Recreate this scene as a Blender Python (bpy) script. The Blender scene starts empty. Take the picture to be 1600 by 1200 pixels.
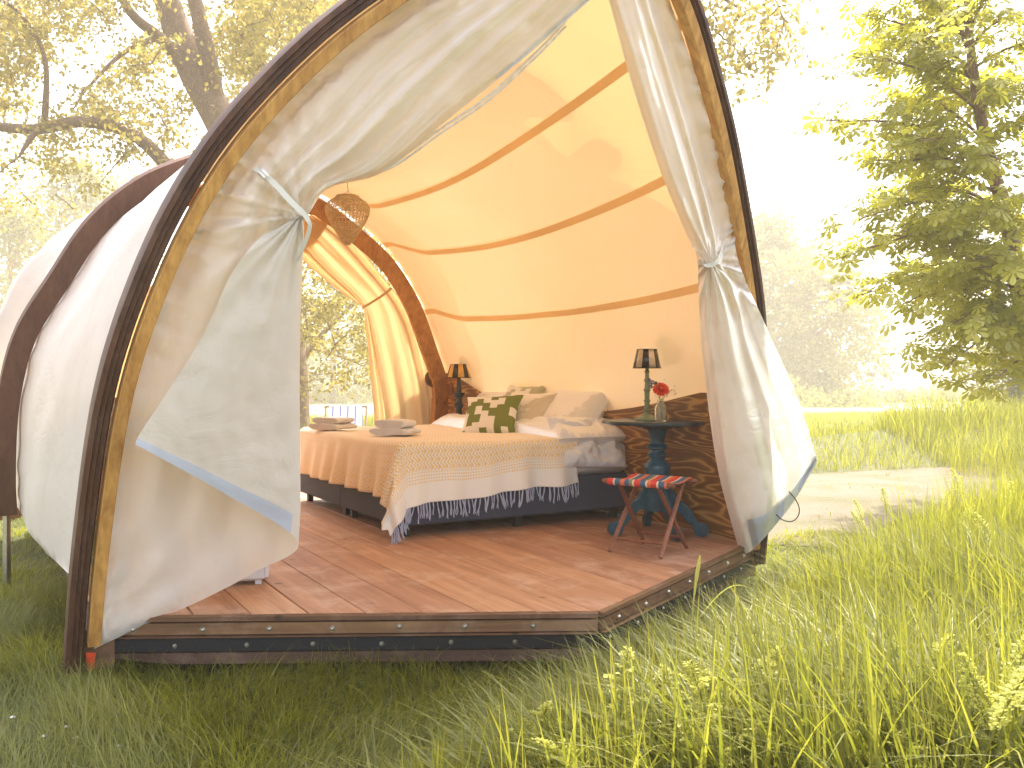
import bpy, math, random
import numpy as np
from mathutils import Vector, Matrix, noise as mnoise

random.seed(7)
rng = np.random.default_rng(11)
sc = bpy.context.scene
col = sc.collection
PI = math.pi

# ------------------------------------------------------------------ camera
CAMZ = 1.30
FPX, CY0 = 1420.0, 596.0
cam_d = bpy.data.cameras.new('camera')
cam = bpy.data.objects.new('camera', cam_d)
col.objects.link(cam)
cam.location = (0, 0, CAMZ)
cam.rotation_euler = (PI / 2, 0, 0)
cam_d.sensor_width = 36
cam_d.lens = FPX / 1600 * 36
cam_d.shift_y = -4 / 1600
cam_d.clip_start = 0.05
cam_d.clip_end = 2000
sc.camera = cam

# ------------------------------------------------------------------ light
SUN_DIR = Vector((0.28, 0.80, 1.22)).normalized()      # towards the sun: behind the tent, slightly right
sun_el = math.asin(SUN_DIR.z)
world = bpy.data.worlds.new('World')
sc.world = world
world.use_nodes = True
wn = world.node_tree
sky = wn.nodes.new('ShaderNodeTexSky')
sky.sky_type = 'NISHITA'
sky.sun_disc = False
sky.sun_elevation = sun_el
sky.sun_rotation = math.atan2(SUN_DIR.x, SUN_DIR.y)
sky.dust_density = 4.0
sky.air_density = 1.0
bg = wn.nodes['Background']
bg.inputs['Strength'].default_value = 0.15
hsv = wn.nodes.new('ShaderNodeHueSaturation')
hsv.inputs['Saturation'].default_value = 0.35
wn.links.new(sky.outputs[0], hsv.inputs['Color'])
tint = wn.nodes.new('ShaderNodeMix'); tint.data_type = 'RGBA'; tint.blend_type = 'MULTIPLY'
tint.inputs[0].default_value = 1.0
tint.inputs[7].default_value = (1.0, .965, .975, 1)
wn.links.new(hsv.outputs[0], tint.inputs[6])
wn.links.new(tint.outputs[2], bg.inputs['Color'])
sd = bpy.data.lights.new('sun', 'SUN')
sd.energy = 2.5
sd.angle = math.radians(0.8)
sd.color = (1.0, 0.93, 0.80)
so = bpy.data.objects.new('sun', sd)
col.objects.link(so)
so.rotation_euler = (-SUN_DIR).to_track_quat('-Z', 'Y').to_euler()
so.location = (-20, 20, 20)
sc.view_settings.view_transform = 'Standard'
sc.view_settings.look = 'None'
sc.view_settings.exposure = 2.05
sc.view_settings.gamma = 1
sc.view_settings.use_curve_mapping = False
cy = sc.cycles
cy.max_bounces = 10
cy.diffuse_bounces = 6
cy.glossy_bounces = 3
cy.transmission_bounces = 6
cy.transparent_max_bounces = 8
cy.volume_bounces = 1
cy.use_denoising = True
cy.sample_clamp_indirect = 6.0

# ------------------------------------------------------------------ frames of reference
M0 = np.array([-.117, 4.73])
AX = np.array([-.497, .867]); AX = AX / np.linalg.norm(AX)
LT = np.array([AX[1], -AX[0]])
DECK = 0.30
TROT = math.atan2(LT[1], LT[0])

def L2W(t, s, z):                       # tent frame (lateral, axis, height over deck) -> world
    p = M0 + s * AX + t * LT
    return (p[0], p[1], z + DECK)

def W(px, py, d):                       # a point of the photograph at depth d
    return ((px - 800) / FPX * d, d, CAMZ - (py - CY0) / FPX * d)

def PL(px, py, s0, lean):               # point of the photo on a raked plane of the tent -> (t, s, z)
    r = np.array([(px - 800) / FPX, 1., -(py - CY0) / FPX])
    n = np.array([AX[0], AX[1], lean])
    k = (s0 + M0 @ AX - lean * 1.0 + 0.0) / (r @ n)
    P = np.array([0, 0, 1.0]) + k * r
    q = P[:2] - M0
    return np.array([q @ LT, q @ AX, P[2]])

# ------------------------------------------------------------------ object helpers
def tag(o, label=None, cat=None, group=None, kind=None):
    if label: o['label'] = label
    if cat: o['category'] = cat
    if group: o['group'] = group
    if kind: o['kind'] = kind
    return o

def thing(name, label, cat, loc=(0, 0, 0), rz=0, group=None):
    o = bpy.data.objects.new(name, None)
    o.empty_display_size = .1
    col.objects.link(o)
    o.location = loc
    o.rotation_euler = (0, 0, rz)
    return tag(o, label, cat, group)

def link(name, me, mats, parent=None):
    o = bpy.data.objects.new(name, me)
    col.objects.link(o)
    if mats is not None and len(me.materials) == 0:
        for m in (mats if isinstance(mats, (list, tuple)) else [mats]):
            me.materials.append(m)
    if parent: o.parent = parent
    return o

class MB:
    def __init__(s): s.v = []; s.f = []; s.m = []; s.uv = None
    def add(s, vs, fs, mi=0):
        b = len(s.v); s.v += [tuple(v) for v in vs]
        s.f += [tuple(b + i for i in f) for f in fs]; s.m += [mi] * len(fs)
    def box(s, c, size, R=None, mi=0, bev=0.0):
        hx, hy, hz = [q / 2 for q in size]
        if bev <= 0:
            vs = [(x * hx, y * hy, z * hz) for z in (-1, 1) for y in (-1, 1) for x in (-1, 1)]
            fs = [(0, 2, 3, 1), (4, 5, 7, 6), (0, 1, 5, 4), (2, 6, 7, 3), (0, 4, 6, 2), (1, 3, 7, 5)]
        else:
            vs = []; e = bev
            for z, k in ((-hz, e), (-hz + e, 0), (hz - e, 0), (hz, e)):
                for x, y in ((-hx + k, -hy + k), (hx - k, -hy + k), (hx - k, hy - k), (-hx + k, hy - k)):
                    vs.append((x, y, z))
            fs = [(3, 2, 1, 0), (12, 13, 14, 15)]
            for l in range(3):
                for i in range(4):
                    fs.append((l * 4 + i, l * 4 + (i + 1) % 4, l * 4 + 4 + (i + 1) % 4, l * 4 + 4 + i))
        if R is not None: vs = [R @ Vector(v) for v in vs]
        s.add([(v[0] + c[0], v[1] + c[1], v[2] + c[2]) for v in vs], fs, mi)
    def tube(s, path, rad, n=8, mi=0, cap=True):
        P = [Vector(p) for p in path]
        if not hasattr(rad, '__len__'): rad = [rad] * len(P)
        up = None; vs = []; fs = []
        for i, p in enumerate(P):
            t = (P[min(i + 1, len(P) - 1)] - P[max(i - 1, 0)])
            t = t.normalized() if t.length > 1e-9 else Vector((0, 0, 1))
            if up is None:
                up = t.orthogonal().normalized()
            up = (up - t * up.dot(t))
            up = up.normalized() if up.length > 1e-6 else t.orthogonal().normalized()
            q = t.cross(up)
            for k in range(n):
                a = 2 * PI * k / n
                vs.append(p + (up * math.cos(a) + q * math.sin(a)) * rad[i])
        for i in range(len(P) - 1):
            for k in range(n):
                fs.append((i * n + k, i * n + (k + 1) % n, (i + 1) * n + (k + 1) % n, (i + 1) * n + k))
        if cap:
            fs.append(tuple(range(n - 1, -1, -1))); b = (len(P) - 1) * n
            fs.append(tuple(b + k for k in range(n)))
        s.add(vs, fs, mi)
    def lathe(s, prof, n=24, c=(0, 0, 0), mi=0, scale=(1, 1)):
        vs = []; fs = []
        for r, z in prof:
            for k in range(n):
                a = 2 * PI * k / n
                vs.append((c[0] + r * math.cos(a) * scale[0], c[1] + r * math.sin(a) * scale[1], c[2] + z))
        for i in range(len(prof) - 1):
            for k in range(n):
                fs.append((i * n + k, i * n + (k + 1) % n, (i + 1) * n + (k + 1) % n, (i + 1) * n + k))
        if prof[0][0] > 1e-4: fs.append(tuple(range(n - 1, -1, -1)))
        b = (len(prof) - 1) * n
        if prof[-1][0] > 1e-4: fs.append(tuple(b + k for k in range(n)))
        s.add(vs, fs, mi)
    def prism(s, poly, y0, y1, mi=0, tf=None):
        n = len(poly)
        vs = [(x, y0, z) for x, z in poly] + [(x, y1, z) for x, z in poly]
        fs = [tuple(range(n)), tuple(range(2 * n - 1, n - 1, -1))]
        for i in range(n): fs.append((i, i + n, (i + 1) % n + n, (i + 1) % n))
        if tf: vs = [tf(v) for v in vs]
        s.add(vs, fs, mi)
    def grid(s, G, mi=0, uv=None):            # G: rows of points
        r, c = len(G), len(G[0]); vs = [p for row in G for p in row]
        fs = [(i * c + j, i * c + j + 1, (i + 1) * c + j + 1, (i + 1) * c + j) for i in range(r - 1) for j in range(c - 1)]
        s.add(vs, fs, mi)
    def mesh(s, name, smooth=True, angle=40):
        me = bpy.data.meshes.new(name)
        me.from_pydata(s.v, [], s.f)
        me.polygons.foreach_set('material_index', s.m)
        me.update()
        if smooth:
            me.shade_smooth()
            if angle: me.set_sharp_from_angle(angle=math.radians(angle))
        return me
    def obj(s, name, mats, parent=None, smooth=True, angle=40):
        return link(name, s.mesh(name, smooth, angle), mats, parent)

def np_mesh(name, verts, faces, attr=None, smooth=False):
    me = bpy.data.meshes.new(name)
    nf, k = faces.shape
    me.vertices.add(len(verts)); me.vertices.foreach_set('co', verts.astype(np.float32).ravel())
    me.loops.add(nf * k); me.loops.foreach_set('vertex_index', faces.astype(np.int32).ravel())
    me.polygons.add(nf)
    me.polygons.foreach_set('loop_start', (np.arange(nf) * k).astype(np.int32))
    me.polygons.foreach_set('loop_total', np.full(nf, k, np.int32))
    if attr is not None:
        a = me.attributes.new('rnd', 'FLOAT', 'POINT')
        a.data.foreach_set('value', attr.astype(np.float32))
    me.update(calc_edges=True)
    if smooth: me.shade_smooth()
    return me

def catmull(pts, m):                      # resample a polyline of arrays smoothly, m points
    P = np.array(pts, float); n = len(P)
    Q = np.vstack([2 * P[0] - P[1], P, 2 * P[-1] - P[-2]])
    u = np.linspace(0, n - 1, m); i = np.minimum(u.astype(int), n - 2); f = (u - i)[:, None]
    p0, p1, p2, p3 = Q[i], Q[i + 1], Q[i + 2], Q[i + 3]
    return .5 * (2 * p1 + (p2 - p0) * f + (2 * p0 - 5 * p1 + 4 * p2 - p3) * f ** 2 + (3 * p1 - p0 - 3 * p2 + p3) * f ** 3)

def arclen(P, m):                         # resample evenly by length
    P = np.array(P); d = np.r_[0, np.cumsum(np.linalg.norm(np.diff(P, axis=0), axis=1))]
    u = np.linspace(0, d[-1], m)
    return np.stack([np.interp(u, d, P[:, k]) for k in range(P.shape[1])], 1)

# ------------------------------------------------------------------ materials
class NT:
    def __init__(s, name):
        s.m = bpy.data.materials.new(name); s.m.use_nodes = True
        s.t = s.m.node_tree; s.t.nodes.clear()
        s.out = s.t.nodes.new('ShaderNodeOutputMaterial')
    def n(s, typ, ins=None, **kw):
        nd = s.t.nodes.new('ShaderNode' + typ)
        for k, v in kw.items(): setattr(nd, k, v)
        for k, v in (ins or {}).items(): s.set(nd.inputs[k], v)
        return nd
    def set(s, sock, v):
        if isinstance(v, bpy.types.NodeSocket): s.t.links.new(v, sock)
        elif isinstance(v, (tuple, list)) and sock.type == 'RGBA' and len(v) == 3: sock.default_value = (*v, 1)
        else: sock.default_value = v
    def math(s, op, a, b=0.0, c=None):
        nd = s.n('Math', {0: a, 1: b}, operation=op)
        if c is not None: s.set(nd.inputs[2], c)
        return nd.outputs[0]
    def mix(s, f, a, b, mode='MIX'):
        nd = s.n('Mix', data_type='RGBA', blend_type=mode)
        s.set(nd.inputs[0], f); s.set(nd.inputs[6], a); s.set(nd.inputs[7], b)
        return nd.outputs[2]
    def ramp(s, f, stops):
        nd = s.n('ValToRGB', {0: f}); e = nd.color_ramp.elements
        while len(e) < len(stops): e.new(.5)
        for q, (p, c) in zip(e, stops):
            q.position = p; q.color = (c, c, c, 1) if not hasattr(c, '__len__') else (*c, 1)
        return nd.outputs[0]
    def coord(s, which='Object', scale=(1, 1, 1), rnd=False):
        c = s.n('TexCoord').outputs[which]
        mp = s.n('Mapping', {'Vector': c, 'Scale': scale})
        if rnd:
            oi = s.n('ObjectInfo').outputs['Random']
            cx = s.n('CombineXYZ', {0: s.math('MULTIPLY', oi, 37.), 1: s.math('MULTIPLY', oi, 91.), 2: s.math('MULTIPLY', oi, 17.)})
            s.t.links.new(cx.outputs[0], mp.inputs['Location'])
        return mp.outputs[0]
    def noise(s, vec, scale, detail=4, rough=.5, dist=0.):
        return s.n('TexNoise', {'Vector': vec, 'Scale': scale, 'Detail': detail, 'Roughness': rough, 'Distortion': dist}).outputs[0]
    def bump(s, h, strength=.3, dist=.01, normal=None):
        nd = s.n('Bump', {'Height': h, 'Strength': strength, 'Distance': dist})
        if normal is not None: s.set(nd.inputs['Normal'], normal)
        return nd.outputs[0]
    def done(s, shader):
        s.t.links.new(shader, s.out.inputs[0]); return s.m
    def pbr(s, colr, rough=.6, metal=0., normal=None, **kw):
        nd = s.n('BsdfPrincipled', {'Base Color': colr, 'Roughness': rough, 'Metallic': metal})
        if normal is not None: s.set(nd.inputs['Normal'], normal)
        for k, v in kw.items(): s.set(nd.inputs[k.replace('_', ' ')], v)
        return s.done(nd.outputs[0])

def m_plain(name, c, rough=.6, metal=0., var=.12, scale=30, bump=.15):
    n = NT(name); v = n.coord()
    nz = n.noise(v, scale, 5, .6)
    c2 = tuple(x * (1 - 2 * var) for x in c); c1 = tuple(min(1, x * (1 + var)) for x in c)
    return n.pbr(n.mix(n.ramp(nz, [(.3, 0.), (.7, 1.)]), c2, c1), rough, metal, n.bump(nz, bump, .002))

def m_wood(name, dark, light, axis=1, rough=.55, scale=1., grain=60, knots=True, bump=.3, scuff=0.0, rnd=True):
    n = NT(name)
    sc3 = [14. * scale, 14. * scale, 14. * scale]; sc3[axis] = .9 * scale
    v = n.coord('Object', tuple(sc3), rnd)
    g = n.noise(v, 1.6, 6, .65, .6)
    sc4 = [grain, grain, grain]; sc4[axis] = grain / 22
    v2 = n.coord('Object', tuple(sc4), rnd)
    f = n.noise(v2, 1., 4, .7)
    fac = n.math('ADD', n.math('MULTIPLY', g, .7), n.math('MULTIPLY', f, .35))
    fac = n.ramp(fac, [(.36, 0.), (.68, 1.)])
    c = n.mix(fac, dark, light)
    if rnd:
        oi = n.n('ObjectInfo').outputs['Random']
        hs = n.n('HueSaturation', {'Hue': n.math('ADD', n.math('MULTIPLY', oi, .012), .494), 'Saturation': 1., 'Value': n.math('ADD', n.math('MULTIPLY', oi, .3), .85), 'Color': c})
        c = hs.outputs[0]
    if knots:
        v3 = n.coord('Object', (3.5, 3.5, 3.5), rnd)
        vo = n.n('TexVoronoi', {'Vector': v3, 'Scale': 1.}).outputs['Distance']
        c = n.mix(n.ramp(vo, [(.035, .85), (.09, 0.)]), c, tuple(x * .3 for x in dark))
    if scuff > 0:
        v4 = n.coord('Object', (2.2, 2.2, 2.2), False)
        q = n.noise(v4, 1.2, 8, .75, .3)
        c = n.mix(n.math('MULTIPLY', n.ramp(q, [(.5, 0.), (.72, 1.)]), scuff), c, (.62, .44, .33))
    return n.pbr(c, n.math('ADD', rough, n.math('MULTIPLY', f, .15)), 0., n.bump(f, bump, .002))

def m_cloth(name, c, ct, tf, crease=.5, cs=4., weave=True, inner=None, dirt=.0):
    n = NT(name)
    v = n.coord('Object')
    a = n.noise(v, cs, 6, .6, .8)
    ridge = n.math('ABSOLUTE', n.math('SUBTRACT', a, .5))
    b = n.noise(v, cs * 4.5, 5, .6, .3)
    h = n.math('ADD', n.math('MULTIPLY', n.math('POWER', ridge, .6), .9), n.math('MULTIPLY', b, .2))
    nor = n.bump(h, crease, .02)
    if weave:
        w = n.noise(v, 420, 1, .5)
        nor = n.bump(w, .06, .001, nor)
    vr = n.ramp(n.noise(v, 1.3, 5, .6), [(.3, .9), (.7, 1.)])
    cc = n.mix(1., c, vr, 'MULTIPLY')
    if dirt > 0:
        st_ = n.ramp(n.math('ABSOLUTE', n.math('SUBTRACT', n.noise(v, 1.1, 3, .5, .4), .5)), [(.0, .16), (.02, .05), (.05, 0.)])
        cc = n.mix(st_, cc, (.45, .34, .22))
        sp = n.n('TexVoronoi', {'Vector': v, 'Scale': 2.6, 'Randomness': 1.}).outputs['Distance']
        cc = n.mix(n.math('MULTIPLY', n.ramp(sp, [(.02, 1.), (.035, 0.)]), dirt), cc, (.25, .16, .07))
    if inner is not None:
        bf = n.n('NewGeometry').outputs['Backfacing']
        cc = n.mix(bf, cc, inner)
    d = n.n('BsdfDiffuse', {'Color': cc, 'Roughness': .6, 'Normal': nor})
    t = n.n('BsdfTranslucent', {'Color': n.mix(1., ct, vr, 'MULTIPLY'), 'Normal': nor})
    mx = n.n('MixShader', {0: tf, 1: d.outputs[0], 2: t.outputs[0]})
    g = n.n('BsdfGlossy', {'Color': (1, 1, 1), 'Roughness': .5, 'Normal': nor})
    fr = n.n('Fresnel', {'IOR': 1.3})
    m2 = n.n('MixShader', {0: n.math('MULTIPLY', fr.outputs[0], .5), 1: mx.outputs[0], 2: g.outputs[0]})
    return n.done(m2.outputs[0])

def m_leaf(name, c1, c2, ct1, ct2, tf=.5, gloss=.05, rough=.45):
    n = NT(name)
    r = n.n('Attribute', attribute_name='rnd').outputs['Fac']
    d = n.n('BsdfDiffuse', {'Color': n.mix(r, c1, c2)})
    t = n.n('BsdfTranslucent', {'Color': n.mix(r, ct1, ct2)})
    mx = n.n('MixShader', {0: tf, 1: d.outputs[0], 2: t.outputs[0]})
    g = n.n('BsdfGlossy', {'Color': (1, 1, .9), 'Roughness': rough})
    m2 = n.n('MixShader', {0: gloss, 1: mx.outputs[0], 2: g.outputs[0]})
    return n.done(m2.outputs[0])

MT = {}
MT['board'] = m_wood('deck_board_wood', (.29, .130, .064), (.50, .265, .150), 1, .5, .8, 70, True, .25, .75)
MT['rim'] = m_wood('rim_wood', (.08, .035, .015), (.23, .115, .05), 0, .55, .8, 60, True, .4, .25)
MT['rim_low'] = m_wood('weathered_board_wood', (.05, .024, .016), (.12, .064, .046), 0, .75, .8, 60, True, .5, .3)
MT['hoop_dark'] = m_wood('dark_hoop_wood', (.035, .013, .006), (.14, .056, .024), 2, .55, .6, 90, False, .5, .12)
MT['hoop_mid'] = m_wood('brown_hoop_wood', (.10, .042, .024), (.20, .095, .055), 2, .6, .5, 70, False, .3)
MT['hoop_light'] = m_wood('golden_hoop_wood', (.30, .125, .028), (.64, .34, .10), 2, .5, .7, 60, True, .3)
MT['steel_black'] = m_plain('black_steel', (.008, .009, .014), .6, .0, .2, 60, .1)
MT['steel'] = m_plain('bright_steel', (.62, .60, .56), .3, 1., .1, 50, .1)
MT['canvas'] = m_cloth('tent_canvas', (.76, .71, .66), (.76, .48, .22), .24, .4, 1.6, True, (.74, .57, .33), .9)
MT['seam'] = m_cloth('seam_tape', (.72, .50, .27), (.95, .74, .44), .50, .1, 3, True)
MT['curtain'] = m_cloth('curtain_canvas', (.91, .89, .87), (.88, .84, .68), .42, .45, 1.7)
MT['hem'] = m_cloth('hem_band', (.70, .75, .86), (.55, .6, .7), .25, .2, 6)
MT['strap'] = m_cloth('strap_webbing', (.80, .80, .74), (.5, .5, .4), .1, .1, 9)
MT['backcurtain'] = m_cloth('rear_curtain_canvas', (.80, .62, .38), (.80, .55, .25), .30, .35, 2.2)
MT['dark_blue'] = m_plain('blue_paint', (.018, .085, .14), .32, 0., .25, 16, .15)
MT['navy'] = m_plain('dark_table_paint', (.020, .040, .058), .3, 0., .25, 16, .1)
MT['green_paint'] = m_plain('sage_paint', (.22, .27, .13), .45, 0., .2, 20, .15)
MT['black_paint'] = m_plain('charcoal_blue_paint', (.02, .032, .042), .4, 0., .2, 20, .1)
MT['stoolwood'] = m_wood('reddish_stool_wood', (.13, .038, .020), (.27, .095, .05), 2, .4, 1.5, 120, False, .1)
MT['fringe'] = m_cloth('blue_grey_yarn', (.50, .54, .68), (.5, .5, .6), .1, .2, 20, True)
MT['towel'] = m_cloth('terry_towel', (.86, .86, .86), (.8, .78, .72), .12, .6, 20, True)
MT['sheet'] = m_cloth('white_bed_linen', (.82, .82, .82), (.8, .78, .7), .12, .35, 2.2, True)
MT['pillow'] = m_cloth('ivory_pillow_linen', (.82, .78, .68), (.8, .7, .5), .12, .22, 5, True)
MT['beige'] = m_cloth('beige_pillow_linen', (.74, .66, .48), (.7, .55, .35), .12, .2, 5, True)
MT['cord'] = m_plain('cord_white', (.75, .73, .66), .7)
MT['black'] = m_plain('black_rubber', (.012, .012, .014), .5)
MT['white_plastic'] = m_plain('white_plastic', (.72, .74, .80), .35, 0., .04, 20, .03)
MT['wicker'] = m_plain('wicker_cane', (.72, .56, .33), .6, 0., .2, 60, .2)
MT['orange'] = m_plain('orange_tape', (.85, .10, .03), .5)
MT['basefab'] = m_plain('grey_bed_fabric', (.050, .062, .095), .85, 0., .12, 160, .4)

def m_ply():
    n = NT('plywood_face')
    v = n.coord('Object', (2.6, .8, 6.0), True)
    a = n.noise(v, 1.0, 2, .45, .35)
    w = n.math('SINE', n.math('MULTIPLY', a, 95.))
    w = n.ramp(n.math('MULTIPLY_ADD', w, .5, .5), [(.0, 0.), (.55, .12), (.82, .45), (.97, 1.)])
    f = n.noise(n.coord('Object', (60, 4, 160), True), 1, 3, .6)
    c = n.mix(w, (.21, .088, .020), (.62, .34, .095))
    c = n.mix(n.math('MULTIPLY', f, .35), c, (.18, .075, .018))
    return n.pbr(c, .38, 0., n.bump(w, .12, .002))
MT['ply'] = m_ply()

def m_blanket():
    n = NT('woven_blanket')
    uv = n.n('TexCoord').outputs['UV']
    sp = n.n('SeparateXYZ', {0: uv}); u, v = sp.outputs[0], sp.outputs[1]
    wob = n.noise(uv, 40, 3, .6)
    fu = n.math('ABSOLUTE', n.math('SUBTRACT', n.math('FRACT', n.math('DIVIDE', v, .050)), .5))
    vv = n.math('ADD', n.math('DIVIDE', u, .024), n.math('ADD', n.math('MULTIPLY', fu, 2.1), n.math('MULTIPLY', wob, .25)))
    st = n.math('GREATER_THAN', n.math('FRACT', vv), .48)
    # lozenge hearts
    fv = n.math('ABSOLUTE', n.math('SUBTRACT', n.math('FRACT', n.math('DIVIDE', u, .048)), .5))
    loz = n.math('LESS_THAN', n.math('ADD', fu, fv), .17)
    pat = n.math('ABSOLUTE', n.math('SUBTRACT', st, loz))
    # dotted rows near the border (v: metres from near hem)
    d1 = n.math('GREATER_THAN', n.math('FRACT', n.math('DIVIDE', u, .018)), .45)
    d2 = n.math('GREATER_THAN', n.math('FRACT', n.math('DIVIDE', v, .020)), .5)
    dots = n.math('MULTIPLY', d1, d2)
    m1 = n.math('LESS_THAN', v, .205)
    pat = n.n('Mix', {0: m1, 2: pat, 3: dots}, data_type='FLOAT').outputs[0]
    plain = n.math('LESS_THAN', v, .125)
    pat = n.math('MULTIPLY', pat, n.math('SUBTRACT', 1., plain))
    fine = n.noise(uv, 500, 2, .6)
    c = n.mix(n.math('MULTIPLY', pat, .9), (.82, .79, .72), (.78, .54, .18))
    nor = n.bump(n.math('ADD', n.math('MULTIPLY', pat, .6), fine), .35, .003)
    cr = n.noise(n.coord('Object'), 6, 5, .6)
    nor = n.bump(cr, .35, .02, nor)
    return n.pbr(c, .9, 0., nor, Sheen_Weight=.3)
MT['blanket'] = m_blanket()

def m_greenblock(name='green_block_print', dark=(.17, .20, .03)):
    n = NT(name)
    uv = n.n('TexCoord').outputs['UV']
    sp = n.n('SeparateXYZ', {0: uv}); u, v = sp.outputs[0], sp.outputs[1]
    row = n.math('FLOOR', n.math('MULTIPLY', v, 8.))
    off = n.math('FRACT', n.math('MULTIPLY', row, .37))
    cell = n.math('FLOOR', n.math('ADD', n.math('MULTIPLY', u, 5.), off))
    wn_ = n.n('TexWhiteNoise', {'Vector': n.n('CombineXYZ', {0: cell, 1: row}).outputs[0]}, noise_dimensions='2D')
    f = n.math('GREATER_THAN', wn_.outputs[0], .50)
    nz = n.noise(n.coord('Object'), 300, 2)
    return n.pbr(n.mix(f, (.80, .77, .67), dark), .9, 0., n.bump(nz, .4, .002))
MT['greenblock'] = m_greenblock()
MT['palecush'] = m_greenblock('pale_block_print', (.46, .45, .28))

def m_stripes(name, freq, stops, axis=0, rough=.7, which='UV'):
    n = NT(name)
    sp = n.n('SeparateXYZ', {0: n.n('TexCoord').outputs[which]})
    f = n.math('FRACT', n.math('MULTIPLY', sp.outputs[axis], freq))
    nd = n.n('ValToRGB', {0: f}); nd.color_ramp.interpolation = 'CONSTANT'
    e = nd.color_ramp.elements
    while len(e) < len(stops): e.new(.5)
    for q, (p, c) in zip(e, stops): q.position = p; q.color = (*c, 1)
    nz = n.noise(n.coord('Object'), 400, 2)
    return n.pbr(nd.outputs[0], rough, 0., n.bump(nz, .3, .001))
RED, BLU, ORG, CRM, GRN = (.60, .05, .035), (.04, .12, .22), (.65, .16, .06), (.72, .60, .42), (.22, .22, .13)
MT['kilim'] = m_stripes('woven_striped_seat', 1.35, [(0, RED), (.13, CRM), (.17, BLU), (.30, ORG), (.40, BLU), (.50, GRN), (.58, CRM), (.62, RED), (.76, BLU), (.88, CRM), (.92, ORG)])
MT['deckchair'] = m_stripes('pale_striped_canvas', 4.5, [(0, (.75, .72, .68)), (.42, (.12, .12, .35)), (.58, (.75, .72, .68))])

def set_uv(me, uvs):                       # per-vertex uv
    l = me.uv_layers.new(name='UVMap')
    vi = np.zeros(len(me.loops), np.int32); me.loops.foreach_get('vertex_index', vi)
    l.data.foreach_set('uv', np.array(uvs, np.float32)[vi].ravel())

# ================================================================== GROUND
def terrain(x, y):
    x = np.asarray(x, float); y = np.asarray(y, float)
    r = np.hypot(x, y)
    h = -.012 * np.clip(y - 10, 0, 90)
    h = h + .04 * np.sin(x * .7 + 1) * np.sin(y * .6) * np.clip((r - 8) / 8, 0, 1)
    # grassy bank on the right behind the chestnut
    h = h + .75 * np.exp(-((x - 10.5) / 4.2) ** 2 - ((y - 17.5) / 3.5) ** 2)
    h = h + .06 * np.exp(-((x - 5.2) / 2.0) ** 2 - ((y - 6.0) / 3.0) ** 2)
    return h

def sheet(name, xs, ys, mat, dz=0., keep=None):
    X, Y = np.meshgrid(xs, ys); Z = terrain(X, Y) + dz
    V = np.stack([X.ravel(), Y.ravel(), Z.ravel()], 1)
    nx = len(xs); i, j = np.meshgrid(np.arange(len(ys) - 1), np.arange(nx - 1), indexing='ij')
    a = (i * nx + j).ravel()
    F = np.stack([a, a + 1, a + nx + 1, a + nx], 1)
    if keep is not None:
        c = V[F].mean(1); F = F[keep(c[:, 0], c[:, 1])]
    o = link(name, np_mesh(name, V, F, None, True), mat)
    return o

def m_ground():
    n = NT('meadow_ground')
    v = n.coord('Object')
    a = n.noise(v, .22, 6, .6); b = n.noise(v, 9., 5, .7); c3 = n.noise(v, 1.6, 4, .6)
    c = n.mix(n.ramp(a, [(.35, 0.), (.65, 1.)]), (.050, .075, .014), (.17, .17, .05))
    c = n.mix(n.ramp(c3, [(.45, 0.), (.8, .8)]), c, (.22, .17, .09))
    c = n.mix(n.math('MULTIPLY', b, .7), c, (.03, .04, .01))
    # pale dry pasture far out
    y = n.n('SeparateXYZ', {0: v}).outputs[1]
    far = n.ramp(n.math('DIVIDE', n.math('ADD', y, n.math('MULTIPLY', a, 10.)), 100.), [(.30, 0.), (.42, 1.)])
    c = n.mix(far, c, (.30, .30, .13))
    sand = n.ramp(n.math('DIVIDE', y, 100.), [(.55, 0.), (.60, 1.), (.80, 1.), (.84, 0.)])
    c = n.mix(sand, c, (.50, .44, .36))
    return n.pbr(c, .95, 0., n.bump(b, .8, .05))
MT['ground'] = m_ground()
xs = np.r_[np.linspace(-190, -20, 30), np.linspace(-19, 19, 120), np.linspace(20, 190, 30)]
ys = np.r_[np.linspace(-8, 25, 110), np.linspace(26, 190, 80)]
tag(sheet('ground', xs, ys, MT['ground']), kind='structure', label='meadow ground around the tent')

def m_sand():
    n = NT('sandy_path_soil'); v = n.coord('Object')
    a = n.noise(v, 1.1, 7, .65, .4); b = n.noise(v, 28., 5, .7)
    c = n.mix(n.ramp(a, [(.4, 0.), (.62, 1.)]), (.20, .15, .105), (.11, .11, .04))
    c = n.mix(n.ramp(b, [(.35, .6), (.6, 0.)]), c, (.22, .17, .12))
    return n.pbr(c, .95, 0., n.bump(b, .8, .03))
MT['sand'] = m_sand()
def path_keep(x, y):
    w = .8 * np.sin(x * 1.3) + .4 * np.sin(y * 2.1)
    return (y > 7.0 + .25 * w) & (y < 13.2 + .5 * w) & (x > 1.0) & (x < 1.9 + (y - 6) * .95 + .5 * w)
tag(sheet('sandy_path', np.linspace(1, 10.5, 150), np.linspace(6.4, 14.5, 160), MT['sand'], .008, path_keep), kind='structure', label='bare sandy path beyond the right curtain')

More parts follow.
